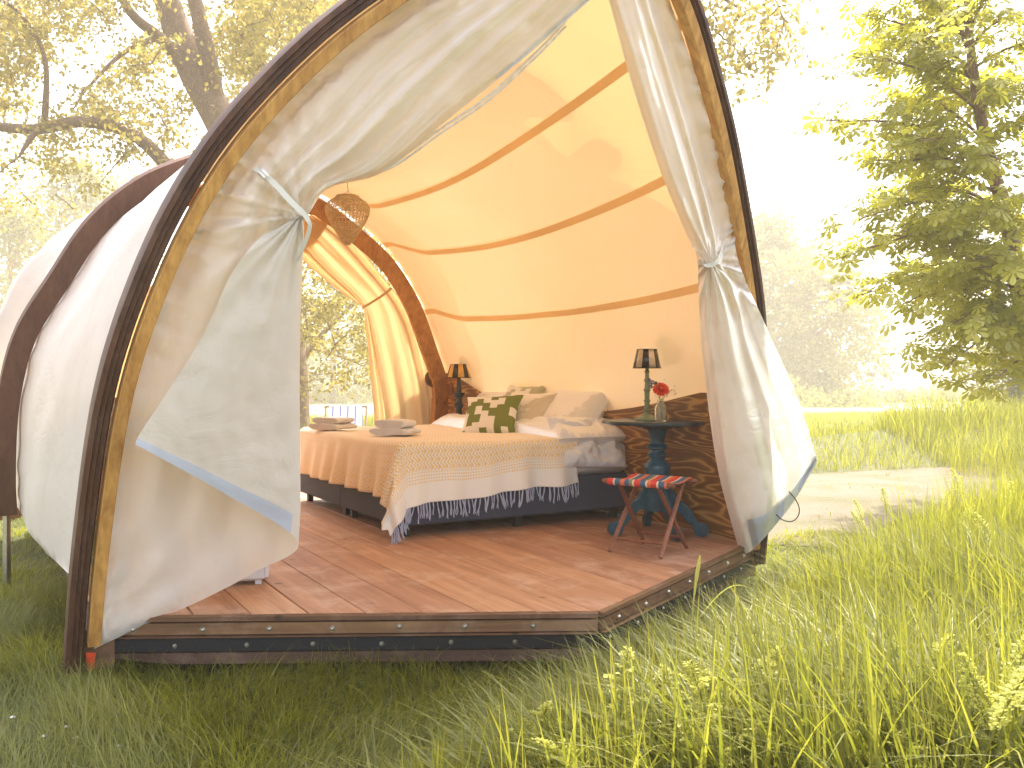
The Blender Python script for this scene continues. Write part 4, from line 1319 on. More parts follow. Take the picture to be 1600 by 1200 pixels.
tag(lawn(80000, -3.2, 2.2, 2.7, 5.4, .10, .26, .0045, 'lawn_grass'), 'long lawn grass growing along the front of the deck', 'grass', kind='stuff')
tag(lawn(60000, -6, -1.2, 4.2, 11, .05, .13, .006, 'lawn_grass', seg=3), 'short grass beside the left side of the tent', 'grass', kind='stuff')
tag(lawn(34000, 1.0, 5.5, 4.5, 8.2, .04, .15, .006, 'lawn_grass', seg=3, mask=lambda x, y: (y < 7.35 + .4 * np.sin(x * 3))), 'short grass between the right curtain and the sandy path', 'grass', kind='stuff')
tag(lawn(1500, 1.5, 7, 7.3, 13.5, .03, .10, .010, 'path_tufts', seg=3, mask=lambda x, y: vnoise(x, y, 2.2, 3) > .58), 'sparse low tufts growing on the sandy path', 'grass', kind='stuff')
# meadow beyond the path
_m = lambda x, y: (x > boundary(y) + .2)
tag(lawn(2600, -1, 5, 2.2, 7, .25, .55, .005, 'dry_stems', mask=_m, seg=5, mat='dry', lean=(.1, 1.0)), 'straw coloured dead stems scattered through the tall grass', 'grass', kind='stuff')
def meadow(n, x0, x1, y0, y1, h0, h1, w, mask=None, mat='tall'):
    X = rng.uniform(x0, x1, n); Y = y0 + (y1 - y0) * rng.random(n) ** 1.3
    k = np.abs(X) < .62 * Y + 1
    if mask is not None: k &= mask(X, Y)
    X, Y = X[k], Y[k]; N = len(X)
    H = (h0 + (h1 - h0) * rng.random(N)) * (.6 + .8 * vnoise(X, Y, .9, 2))
    r = np.clip(rng.normal(.5, .3, N), 0, 1)
    V, F, A = blades(X, Y, H, w * (Y / 15) * rng.uniform(.6, 1.3, N), rng.uniform(.1, .8, N), 3, r)
    return V, F, A
V, F, A = meadow(70000, 2, 30, 13.5, 48, .12, .32, .014, lambda x, y: (y > 13.3 + .5 * np.sin(x)))
tag(link('meadow_grass', np_mesh('meadow_grass', V, F, A), MT['tall']), 'pale meadow grass beyond the sandy path', 'grass', kind='stuff')
V, F, A = meadow(42000, -22, 3, 9.5, 40, .15, .4, .014)
tag(link('meadow_grass', np_mesh('meadow_grass', V, F, A), MT['tall']), 'sunlit meadow grass behind the tent', 'grass', kind='stuff')
V, F, A = meadow(16000, 3.5, 15, 12.5, 19, .4, .75, .012, lambda x, y: (x > 6.5 + (y - 14) * .2))
tag(link('bank_grass', np_mesh('bank_grass', V, F, A), MT['tall']), 'taller grass growing on the low bank at the right', 'grass', kind='stuff')

# tall foreground grass
def tall(n, y0, y1, hmul, name, label, w=.0105, seg=6):
    Y = y0 + (y1 - y0) * rng.random(n) ** 1.1; X = boundary(Y) + rng.random(n) ** .9 * (.66 * Y + 1.0 - boundary(Y))
    cx = np.round(X / .14) * .14; cyy = np.round(Y / .14) * .14
    g = rng.uniform(0, .6, n); X = X * (1 - g) + cx * g; Y = Y * (1 - g) + cyy * g
    k = ~inside_deck(X, Y) & (X < .62 * Y + .5)
    X, Y = X[k], Y[k]; N = len(X)
    ed = np.clip((X - boundary(Y)) / 1.5, 0, 1)
    nb = vnoise(X, Y, 2.2, 5)
    H = (.16 + .50 * ed ** .8) * (.45 + .65 * rng.random(N)) * (.75 + .5 * nb) * hmul
    H = np.minimum(H, .95)
    az = vnoise(X, Y, 1.2, 2) * 6 + rng.normal(0, 1.1, N)
    r = np.clip(rng.normal(.45, .28, N), 0, 1)
    V, F, A = blades(X, Y, H, w * rng.uniform(.5, 1.5, N), rng.uniform(.05, .95, N) ** 1.2, seg, r, 1., az)
    tag(link(name, np_mesh(name, V, F, A, True), MT['tall']), label, 'grass', kind='stuff')
tall(38000, 2.1, 4.8, 1.2, 'tall_grass', 'tall bright grass in the right foreground')
tall(38000, 4.8, 9.5, 1.65, 'tall_grass', 'tall grass in the right middle distance beside the path', .009, 5)

# flowering stalks: individuals
n_ = 2600; Y_ = 2.15 + 4.2 * rng.random(n_) ** 1.2; X_ = boundary(Y_) + .15 + rng.random(n_) * (.62 * Y_ + .8 - boundary(Y_)); k_ = ~inside_deck(X_, Y_); X_, Y_ = X_[k_], Y_[k_]
V, F, A = blades(X_, Y_, (.30 + .42 * rng.random(len(X_))) * np.clip(.5 + (X_ - boundary(Y_)) / 1.8, .5, 1.15), rng.uniform(.012, .021, len(X_)), rng.uniform(.2, 1.0, len(X_)), 9, np.clip(rng.normal(.3, .3, len(X_)), 0, 1))
tag(link('broad_grass', np_mesh('broad_grass', V, F, A, True), MT['tall']), 'broad arching blades standing among the tall foreground grass', 'grass', kind='stuff')
def stalk_meshes(kind, seed):
    rs = random.Random(seed)
    h = 1.0
    m = MB(); bend = rs.uniform(.05, .22)
    ctr_ = lambda f: Vector((bend * f ** 2.2, .03 * math.sin(f * 3), f * h - bend * .5 * f ** 3))
    m.tube([ctr_(f) for f in np.linspace(0, 1, 9)], [.0035 - .0022 * f for f in np.linspace(0, 1, 9)], 5)
    stem = m.mesh('stem'); stem.materials.append(MT['tall'])
    m = MB(); rows = 120 if kind == 0 else 80
    f0 = .52 if kind == 0 else .72
    for i in range(rows):
        f = f0 + (1 - f0) * (i / rows); c_ = ctr_(f)
        clump = .5 + .5 * math.sin(f * (70 if kind == 0 else 30) + seed)
        R_ = (.030 * (1 - (f - f0) / (1 - f0) * .7) * (.35 + .65 * clump)) if kind == 0 else .020 * math.sin(PI * min(1, (f - f0) / (1 - f0) * 1.02 + .02)) + .002
        if kind == 0 and i % 5 == 0 and i < rows * .85:      # side branchlet carrying its own tufts
            a0 = rs.uniform(0, 6.28); bl_ = rs.uniform(.03, .085) * (1 - .6 * i / rows)
            tip = c_ + Vector((math.cos(a0) * bl_, math.sin(a0) * bl_, bl_ * .8))
            for g in np.linspace(.25, 1, 6):
                pc = c_.lerp(tip, g)
                for q in range(4):
                    d = Vector((rs.uniform(-1, 1), rs.uniform(-1, 1), rs.uniform(-.4, 1))).normalized(); l_ = rs.uniform(.008, .014); sd_ = d.orthogonal().normalized() * l_ * .36
                    m.add([pc, pc + d * l_ * .5 + sd_, pc + d * l_, pc + d * l_ * .5 - sd_], [(0, 1, 2, 3)])
        for q in range(6 if kind == 0 else 4):
            a = rs.uniform(0, 6.28); rr_ = R_ * rs.uniform(.2, 1)
            p = c_ + Vector((rr_ * math.cos(a), rr_ * math.sin(a), rs.uniform(-.008, .008)))
            d = Vector((math.cos(a) * .6 + rs.uniform(-.5, .5), math.sin(a) * .6 + rs.uniform(-.5, .5), rs.uniform(.1, 1.2))).normalized()
            l_ = rs.uniform(.008, .014); sd_ = d.orthogonal().normalized() * l_ * .33
            m.add([p, p + d * l_ * .5 + sd_, p + d * l_, p + d * l_ * .5 - sd_], [(0, 1, 2, 3)])
    head = m.mesh('seed_head', False); head.materials.append(MT['seed'])
    for me_ in (stem, head):
        at = me_.attributes.new('rnd', 'FLOAT', 'POINT'); at.data.foreach_set('value', [rs.random() for _ in me_.vertices])
    m = MB()
    for q in range(rs.randint(2, 4)):
        f = rs.uniform(.05, .5); c_ = ctr_(f); a = rs.uniform(0, 6.28); L_ = rs.uniform(.16, .34)
        d = Vector((math.cos(a), math.sin(a), 0)); sdv = Vector((-d.y, d.x, 0)); rowp = []
        for g in np.linspace(0, 1, 6):
            c2 = c_ + d * L_ * .75 * g + Vector((0, 0, L_ * (g * .75 - .75 * g ** 2.6))); w_ = .0048 * (1 - g ** 2)
            rowp.append((c2 - sdv * w_, c2 + sdv * w_))
        m.grid(rowp)
    lf = m.mesh('leaf_blade', True, None); lf.materials.append(MT['tall'])
    return stem, head, lf
protos = {k: [stalk_meshes(k, 10 * k + i) for i in range(4)] for k in (0, 1)}
def plant_stalk(px, ytop, d, kind, idx, label, group):
    x = (px - 800) / FPX * d
    ztop = CAMZ - (ytop - CY0) / FPX * d
    g = float(terrain(x, d)); h = max(.12, ztop - g)
    r = thing('flowering_grass', label, 'grass plant', (x, d, g - .01), random.uniform(0, 6.28), group)
    S_ = protos[kind][idx % 4]
    for nm, me_ in zip(('stem', 'seed_head', 'leaf_blade'), S_):
        o = link(nm, me_, None, r); o.scale = (min(1.3, 1.05 + h * .4),) * 2 + (h,)
FL = [(1050, 1000, 3.0), (1160, 975, 3.1), (1165, 1010, 2.8), (1030, 1035, 2.9), (985, 1015, 3.1), (920, 1085, 2.7), (890, 1100, 2.8), (1080, 1035, 2.6), (1120, 1065, 2.5),
      (870, 1135, 2.5), (1200, 1100, 2.4), (1255, 1075, 2.6), (1000, 1110, 2.4), (1060, 1120, 2.3), (950, 1140, 2.3), (1140, 1140, 2.2), (1300, 1010, 3.2), (1395, 985, 2.9),
      (1330, 1120, 2.3), (1220, 1035, 3.2), (1395, 1050, 2.6), (1450, 1120, 2.2), (840, 1165, 2.35), (905, 1165, 2.3), (1010, 1165, 2.2), (1090, 1180, 2.15), (1530, 1090, 2.2), (1185, 930, 3.6), (1245, 1160, 2.15)]
rsf = random.Random(5)
for q in range(34):
    x_ = rsf.uniform(800, 1330); FL.append((x_, rsf.uniform(985, 1150) + (70 if x_ < 900 else 0), rsf.uniform(2.25, 3.0)))
for i, (x, y, d) in enumerate(FL):
    plant_stalk(x, y, d, 0, i, 'bright yellow green flowering stalk in the tall foreground grass', 'flowering stalks in the foreground grass')
TL = [(1480, 960, 2.1), (1565, 945, 2.0), (1385, 950, 2.6), (1590, 1010, 2.2)]
lab = ['tall thick seed head stalk bending beside the right corner of the photo', 'tallest creamy seed head at the right edge of the foreground', 'single pale seed head standing left of the two tallest ones', 'pale seed head cut by the right edge below the tallest one']
for i, (x, y, d) in enumerate(TL):
    plant_stalk(x, y, d, 1, i, lab[i], None)
SK = [(1345, 765, 6.0), (1375, 790, 5.6), (1400, 758, 6.4), (1432, 800, 5.2), (1455, 742, 6.2), (1490, 735, 6.0), (1520, 722, 5.8), (1548, 730, 5.5), (1580, 712, 5.3), (1470, 775, 5.0), (1415, 815, 4.8),
      (1310, 850, 5.6), (1270, 880, 5.5), (1362, 842, 5.0), (1535, 800, 4.4), (1590, 780, 4.2), (1500, 840, 4.2), (1440, 880, 4.0)]
for i, (x, y, d) in enumerate(SK):
    plant_stalk(x, y, d, 1, i + 1, 'slim upright seed stalk standing out over the tall grass', 'slim seed stalks over the tall grass')
# the single thick pale spike before the deck corner
sp = thing('pale_grass_spike', 'single pale thick grass spike standing before the deck corner', 'grass plant', (W(1086, 0, 3.35)[0], 3.35, 0))
hh = CAMZ - (868 - CY0) / FPX * 3.35
m = MB(); m.tube(catmull([(-.03, 0, 0), (-.02, 0, hh * .4), (-.005, 0, hh * .75), (.018, 0, hh)], 14), [.003] * 10 + [.005, .0075, .007, .003], 6)
me_ = m.mesh('spike'); at = me_.attributes.new('rnd', 'FLOAT', 'POINT'); at.data.foreach_set('value', [1.] * len(me_.vertices)); link('spike', me_, MT['seed'], sp)
rows = []
for g in np.linspace(0, 1, 9):
    c_ = Vector((.012 + .20 * g, -.02, hh * .66 + .12 * math.sin(g * 2.2))); rows.append((c_ - Vector((0, 0, .004 * (1 - g))), c_ + Vector((0, 0, .004 * (1 - g)))))
m = MB(); m.grid(rows); me_ = m.mesh('leaf_blade'); link('leaf_blade', me_, MT['seed'], sp)

# small broad-leaved weed and daisies, lower left
weed = thing('broad_leaf_weed', 'small broad leaved weed with round seed heads in the lower left grass', 'plant', (W(118, 0, 3.35)[0], 3.35, 0))
for k in range(7):
    a = k * .9; L_ = .12; rows = []
    for g in np.linspace(0, 1, 6):
        w_ = .022 * math.sin(PI * (g * .9 + .08)); c_ = Vector((math.cos(a) * L_ * g, math.sin(a) * L_ * g, .12 * g - .04 * g * g + .02)); s_ = Vector((-math.sin(a), math.cos(a), 0))
        rows.append((c_ - s_ * w_, c_ + Vector((0, 0, -.004)), c_ + s_ * w_))
    m = MB(); m.grid(rows); me_ = m.mesh('leaf', True, None); at = me_.attributes.new('rnd', 'FLOAT', 'POINT'); at.data.foreach_set('value', [.5] * len(me_.vertices)); link('leaf', me_, MT['tall'], weed)
wh = m_plain('daisy_white', (.8, .8, .76), .7)
for i, (x, y) in enumerate(((68, 1150), (105, 1135), (118, 1152), (186, 1165), (157, 1040), (20, 1120), (768, 1195), (702, 1195))):
    d = CAMZ * .93 * FPX / (y - CY0) * 1.0
    X_ = (x - 800) / FPX * d
    dz = thing('daisy', 'small white daisy in the dark lawn in front of the tent', 'flower', (X_, d, 0), random.uniform(0, 6), 'daisies in the lawn')
    m = MB(); m.tube([(0, 0, 0), (.005, 0, .09)], .0012, 4); m.obj('stem', stem_m, dz)
    m = MB(); m.lathe([(0, .095), (.005, .094), (.0095, .090), (0, .088)], 9); m.obj('flower_head', wh, dz)

# ================================================================== TREES
def orient(N, up_bias=0., droop=0.):
    a = rng.normal(size=(N, 3)); a[:, 2] = a[:, 2] * (1 - up_bias) - droop
    a /= np.linalg.norm(a, axis=1)[:, None]
    b = rng.normal(size=(N, 3)); b -= (b * a).sum(1)[:, None] * a; b /= np.linalg.norm(b, axis=1)[:, None]
    c = np.cross(a, b)
    return a, b, c                       # a: leaf axis, b: width, c: normal
def leaf_cloud(P, size, up_bias=0., droop=.25, aspect=.62):
    N = len(P); a, b, c = orient(N, up_bias, droop)
    s = size * rng.uniform(.6, 1.3, N)[:, None]
    v0 = P; v1 = P + a * s * .5 + b * s * aspect * .5 + c * s * .08; v2 = P + a * s; v3 = P + a * s * .5 - b * s * aspect * .5 + c * s * .08
    V = np.stack([v0, v1, v2, v3], 1).reshape(-1, 3)
    base = (np.arange(N) * 4)[:, None]
    F = np.concatenate([base + np.array([0, 1, 2]), base + np.array([0, 2, 3])], 0)
    return V, F, np.repeat(np.clip(rng.normal(.5, .28, N), 0, 1), 4)

def m_bark(name, a, b):
    n = NT(name); v = n.coord('Object', (9, 9, 2.2)); z = n.noise(v, 2.5, 6, .7, .8)
    r = n.math('ABSOLUTE', n.math('SUBTRACT', z, .5))
    return n.pbr(n.mix(n.ramp(r, [(.0, 0.), (.12, 1.)]), a, b), .9, 0., n.bump(r, .9, .06))
MT['bark'] = m_bark('brown_bark', (.20, .13, .082), (.38, .26, .17))
MT['leaf_pop'] = m_leaf('poplar_leaves', (.16, .15, .035), (.26, .22, .06), (.42, .36, .07), (.60, .46, .12), .5, .04)
MT['leaf_far'] = m_leaf('distant_leaves', (.12, .135, .04), (.22, .22, .07), (.26, .27, .06), (.42, .40, .11), .45, .03)
MT['leaf_ches'] = m_leaf('chestnut_leaves', (.17, .19, .018), (.32, .31, .04), (.52, .51, .035), (.76, .71, .08), .60, .06)

def tree(name, label, cat, base, trunk, limbs, centers, nleaf, rad, leaf, mat, group=None, flat=.7, twigs=True, bias=None, nsub=7, tr_n=9, droop=.25):
    """trunk: list of (point, radius); limbs: lists of the same; centers: (N,3) clump centres"""
    root = thing(name, label, cat, base, 0, group); bs = Vector(base)
    def tb(path, nm, n=tr_n):
        P = catmull([list(p) + [r] for p, r in path], max(6, 5 * len(path)))
        m = MB(); m.tube([Vector(p[:3]) - bs for p in P], [max(.004, p[3]) for p in P], n)
        m.obj(nm, MT['bark'], root, True, None); return P[:, :3], P[:, 3]
    pts = []
    p, r = tb(trunk, 'trunk'); pts.append(p[len(p) // 3:])
    for l in limbs:
        p, r = tb(l, 'branch', 7); pts.append(p[1:])
    allp = np.vstack(pts)
    C = np.array(centers)
    if twigs:
        m = MB()
        anch = allp.copy(); todo = list(range(len(C)))
        dist = np.array([np.min(((anch - c) ** 2).sum(1)) for c in C]); near_ = [int(np.argmin(((anch - c) ** 2).sum(1))) for c in C]
        anch = list(anch)
        while todo:
            k = min(todo, key=lambda q: dist[q]); todo.remove(k); c = C[k]; a = np.array(anch[near_[k]])
            L_ = float(np.linalg.norm(c - a)); anch.append(c)
            for q in todo:
                e = float(((C[q] - c) ** 2).sum())
                if e < dist[q]: dist[q] = e; near_[q] = len(anch) - 1
            if L_ > 5: continue
            mid = (a + c) / 2 + np.array([0, 0, .06 * L_]) + rng.normal(0, .07 * L_, 3)
            m.tube([Vector(q) - bs for q in catmull([a, mid, c], 5)], [.020 + .006 * L_, .016, .013, .010, .007], 4, cap=False)
        if m.v: m.obj('twigs', MT['bark'], root, True, None)['kind'] = 'stuff'
    # leaves spread along sub-twigs of each clump
    nc = len(C); d = rng.normal(size=(nc, nsub, 3)); d[:, :, 2] *= flat; d /= np.linalg.norm(d, axis=2)[:, :, None]
    R_ = rad * rng.uniform(.6, 1.25, (nc, nsub, 1))
    per = max(1, int(nleaf / nsub))
    f = rng.random((nc, nsub, per, 1)) ** .6
    P = C[:, None, None, :] + d[:, :, None, :] * R_[:, :, None, :] * f + rng.normal(0, rad * .10, (nc, nsub, per, 3))
    P[..., 2] -= (f[..., 0] ** 2) * rad * .25
    V, F, A = leaf_cloud(P.reshape(-1, 3), leaf, 0., droop)
    V = V - np.array(base)
    o = link('crown', np_mesh('crown', V, F, A), mat, root); o['kind'] = 'stuff'
    return root

def wc(px, py, d): return np.array(W(px, py, d))
def region(n, fn, dr):                       # rejection sampling of clump centres given pixel region
    out = []
    while len(out) < n:
        r = fn()
        if r is None: continue
        out.append(wc(r[0], r[1], random.uniform(*dr)))
    return np.array(out)

# big tree behind the tent, left
KD = 2.1
_wc = wc
def wc(px, py, d): return _wc(px, py, d * KD)
T = [(wc(455, 740, 13), .30), (wc(450, 560, 13), .27), (wc(420, 370, 13), .25), (wc(352, 205, 13), .25), (wc(305, 115, 13), .24), (wc(272, 35, 13), .2), (wc(240, -80, 12.8), .16), (wc(215, -250, 12.6), .08)]
Lm = [
 [(wc(340, 175, 13), .15), (wc(328, 100, 12.8), .14), (wc(312, 30, 12.6), .12), (wc(298, -60, 12.4), .09), (wc(330, -220, 12), .05)],
 [(wc(318, 140, 13), .11), (wc(275, 90, 12.8), .10), (wc(252, 60, 12.6), .09), (wc(205, 20, 12.3), .07), (wc(160, -60, 12), .04)],
 [(wc(425, 390, 13), .16), (wc(330, 320, 12), .12), (wc(268, 265, 11.5), .105), (wc(225, 222, 11.3), .09), (wc(180, 198, 11.2), .085), (wc(120, 190, 11), .08), (wc(50, 202, 10.8), .07), (wc(-60, 190, 10.5), .05)],
 [(wc(60, 200, 10.8), .05), (wc(40, 228, 10.7), .03), (wc(30, 245, 10.6), .015)],
 [(wc(252, 55, 12.6), .05), (wc(190, 85, 12.2), .035), (wc(135, 140, 11.8), .02), (wc(115, 170, 11.6), .01)],
 [(wc(70, 200, 10.8), .05), (wc(70, 90, 10.5), .03), (wc(30, 20, 10.3), .025), (wc(-20, -10, 10), .02)],
 [(wc(245, -60, 12.8), .12), (wc(480, -330, 11.5), .10), (wc(800, -330, 10.2), .08), (wc(1000, -160, 9.4), .05), (wc(1080, -40, 9.2), .03), (wc(1150, 10, 9.2), .015)],
 [(wc(1000, -160, 9.4), .04), (wc(1130, -120, 9.2), .03), (wc(1230, -50, 9.2), .015)],
 [(wc(1120, -125, 9.2), .02), (wc(1190, -40, 9.2), .012), (wc(1225, 30, 9.2), .008)],
]
def reg_left():
    x, y = random.uniform(-90, 520), random.uniform(-110, 330)
    dens = .95 if y < 130 else .62 if y < 230 else .28
    if 90 < x < 160 and 20 < y < 140: dens *= .35
    if 190 < x < 330 and 60 < y < 200: dens *= .75
    if y > 215 and x > 120: dens *= .5
    if x + y * .9 > 560: return None
    if math.sin(x * .043 + 1.3) * math.sin(y * .051 + .4) + .5 * math.sin(x * .017 + y * .023) < -.22: return None
    return (x, y) if random.random() < dens else None
c1 = region(400, reg_left, (10.3, 14.5))
def reg_tr():
    x, y = random.uniform(1000, 1245), random.uniform(-60, 105)
    if y > 70 and x < 1040: return None
    if y > 40 and (x > 1235 or 1120 < x < 1180): return None
    return (x, y) if random.random() < .8 else None
c2 = region(34, reg_tr, (8.8, 9.7))
hang = np.array([wc(x, y, 9.2) for x, y in ((1085, 60), (1088, 85), (1100, 105), (1105, 30), (1050, 10), (1215, 70), (1218, 88), (1160, 95), (1130, 60), (1240, 5))])
def rad_scale(L, k): return [[(p, r * k) for p, r in l] for l in L]
T = rad_scale([T], 2.0)[0]; Lm = rad_scale(Lm, 1.9)
c1 = np.array([c for c in c1 if not (c[1] < 13 * KD and abs(c[0] / c[1] * FPX + 800 - 315) < 48 and CY0 - (c[2] - CAMZ) / c[1] * FPX > 10)])
tree('old_poplar_tree', 'large old tree with forked trunk and arching limb rising behind the tent', 'tree', tuple(T[0][0]), T, Lm, np.vstack([c1, c2, hang]), 90, .86, .15, MT['leaf_pop'])
T = [(wc(402, 720, 16), .22), (wc(405, 300, 16), .20), (wc(403, 120, 16), .18), (wc(396, 20, 16), .17), (wc(390, -120, 16), .14)]
Lm = [[(wc(402, 60, 16), .12), (wc(425, -20, 15.8), .10), (wc(440, -100, 15.6), .06)], [(wc(410, 190, 16), .09), (wc(450, 90, 15.8), .07), (wc(470, 0, 15.6), .05)]]
def reg2():
    x, y = random.uniform(350, 620), random.uniform(-100, 200)
    return (x, y) if x + y < 560 else None
T = rad_scale([T], 1.9)[0]; Lm = rad_scale(Lm, 1.9)
tree('poplar_tree', 'second upright trunk close to the big arch, right of the forked tree', 'tree', tuple(T[0][0]), T, Lm, region(110, reg2, (14.5, 17.5)), 80, 1.0, .18, MT['leaf_pop'])

# trees seen through the rear opening
T = [(wc(430, 800, 17), .2), (wc(440, 640, 17), .18), (wc(475, 560, 16.5), .13), (wc(520, 505, 16), .09), (wc(560, 470, 16), .05)]
Lm = [[(wc(490, 545, 16.4), .06), (wc(540, 560, 16), .04), (wc(585, 580, 15.6), .02)], [(wc(450, 610, 17), .1), (wc(470, 450, 17), .07), (wc(500, 380, 17), .04)]]
def reg3():
    x, y = random.uniform(400, 640), random.uniform(360, 600)
    if y > 560 and x < 520: return (x, y) if random.random() < .3 else None
    if 540 < x < 575 and y > 530: return None
    return (x, y)
tree('willow_tree', 'leafy tree seen through the rear opening above the bed', 'tree', tuple(T[0][0]), T, Lm, region(140, reg3, (11, 14)), 80, .7, .13, MT['leaf_pop'])

wc = _wc
def simple_tree(name, label, cat, cx, ybase, ytop, wpx, d, n, nleaf, leaf, rad, mat, group=None, lean=0, low=.25, dens=None, stems=1):
    x0, y0, z0 = wc(cx, ybase, d); z0 = float(terrain(x0, y0)); base = (x0, y0, z0)
    ztop = CAMZ - (ytop - CY0) / FPX * d; H = ztop - z0; Rw = wpx / FPX * d / 2
    T = [((x0, y0, z0 - .1), H * .028 + .02), ((x0 + lean * .3, y0, z0 + H * .4), H * .018 + .015), ((x0 + lean, y0, z0 + H * .93), .02)]
    Lm = []
    for k in range(7):
        a = k * 2.4; f = random.uniform(.25, .7); r = Rw * random.uniform(.55, .85); zz = z0 + H * f
        Lm.append([((x0 + lean * f, y0, zz), H * .01 + .01), ((x0 + lean * f + r * .5 * math.cos(a), y0 + r * .5 * math.sin(a), zz + H * .10), H * .006 + .008), ((x0 + lean * f + r * math.cos(a), y0 + r * math.sin(a), zz + H * random.uniform(.14, .26)), .01)])
    C = []
    sx = random.uniform(0, 9)
    while len(C) < n:
        u = random.uniform(low, 1.); a = random.uniform(0, 2 * PI)
        env = Rw * math.sin(PI * ((u - low) / (1 - low) * .86 + .12)) ** .75 * (1 + .28 * math.sin(3 * a + u * 7 + sx) + .2 * math.sin(u * 17 + sx))
        r = env * math.sqrt(random.uniform(.15, 1))
        C.append((x0 + lean * u + r * math.cos(a), y0 + r * math.sin(a), z0 + H * u - rad * .6))
    return tree(name, label, cat, base, T, Lm, np.array(C), nleaf, rad, leaf, mat, group, .6, d < 60, None, 6)

simple_tree('hazy_tree', 'tall misty tree directly right of the tent arch', 'tree', 1190, 700, 320, 260, 105, 230, 90, .58, 3.5, MT['leaf_far'], None, .2, .12)
simple_tree('hazy_tree', 'lower misty tree leaning out beside the taller one right of the tent', 'tree', 1255, 700, 395, 190, 95, 120, 90, .52, 2.9, MT['leaf_far'], None, 3.0, .12)
simple_tree('low_bush', 'dense grey green bush at the foot of the misty trees', 'bush', 1300, 705, 610, 170, 72, 100, 110, .34, 1.6, MT['leaf_far'], None, 0, .1)
simple_tree('low_bush', 'low bush reaching right at the edge of the meadow', 'bush', 1225, 705, 590, 130, 76, 70, 100, .34, 1.8, MT['leaf_far'], None, 0, .1)
simple_tree('round_bush', 'pale leafy bush at the right edge behind the chestnut branch', 'bush', 1610, 700, 470, 190, 32, 110, 120, .18, .95, MT['leaf_far'], None, 0, .05)
simple_tree('hazy_tree', 'thin misty tree left of the big trunk above the tent roof', 'tree', 115, 700, 235, 190, 85, 100, 80, .44, 2.5, MT['leaf_far'], None, .2, .35)
simple_tree('hazy_tree', 'second thin misty tree just left of the rear roof edge', 'tree', 180, 700, 270, 150, 95, 80, 80, .46, 2.7, MT['leaf_far'], None, -.2, .35)
simple_tree('hazy_tree', 'misty tree at the left edge behind the rear of the tent', 'tree', 15, 700, 300, 190, 75, 110, 80, .38, 2.2, MT['leaf_far'], None, 0, .2)
simple_tree('hazy_tree', 'misty tree far behind the rear opening of the tent', 'tree', 520, 700, 420, 220, 95, 110, 70, .48, 3.0, MT['leaf_far'], None, 0, .1)
far = [(1268, 588, 70), (1300, 592, 60), (1330, 600, 55), (1362, 602, 60), (1384, 606, 46), (1412, 602, 60), (1440, 603, 50), (1462, 604, 44), (1485, 594, 66), (1512, 604, 50), (1540, 607, 50), (1570, 604, 60), (1600, 600, 60), (1236, 592, 60), (560, 600, 60), (600, 602, 60), (500, 596, 70)]
for i, (x, yt, w_) in enumerate(far):
    simple_tree('distant_tree', 'faint rounded tree in the misty line along the horizon', 'tree', x, 640, yt, w_ * 1.15, random.uniform(96, 112), 20, 60, .55, 1.7, MT['leaf_far'], 'distant trees along the horizon', 0, .12)

# ------------------------------------------------------------------ horse chestnut, right
KC = 1.28
def wc(px, py, d): return _wc(px, py, d * KC)
def leaflet(L_, w_):
    prof = [(0, .10), (.35, .32), (.65, .95), (.82, 1.), (.94, .6), (1., .05)]
    return [(f * L_, s_ * w_ * ww, -.10 * L_ * f * f) for f, ww in prof for s_ in (-1, 1)]
def palm_leaf():
    V = []; F = []
    for k, (a, L_) in enumerate(zip((-2.3, -1.5, -.75, 0, .75, 1.5, 2.3), (.062, .095, .122, .135, .122, .095, .062))):
        pts = leaflet(L_, .019 * L_ / .1); b = len(V)
        for x, y, z in pts: V.append((x * math.cos(a) - y * math.sin(a), x * math.sin(a) + y * math.cos(a), z - .25 * x * x * 3))
        for i in range(5): F.append((b + 2 * i, b + 2 * i + 1, b + 2 * i + 3, b + 2 * i + 2))
    return np.array(V), F
PV, PF = palm_leaf()
T = [(wc(1650, 800, 8), .20), (wc(1622, 600, 8), .13), (wc(1592, 450, 8), .095), (wc(1575, 345, 8), .085), (wc(1545, 245, 8), .07), (wc(1527, 150, 8), .058), (wc(1515, 60, 8), .045), (wc(1508, -80, 8), .03)]
tr_pts = catmull([list(p) + [r] for p, r in T], 60)
ches = thing('chestnut_tree', 'horse chestnut with layered fresh green leaves at the right edge', 'tree', tuple(T[0][0])); cb = Vector(T[0][0])
m = MB(); m.tube([Vector(p[:3]) - cb for p in tr_pts], list(tr_pts[:, 3]), 10); m.obj('trunk', MT['bark'], ches, True, None)
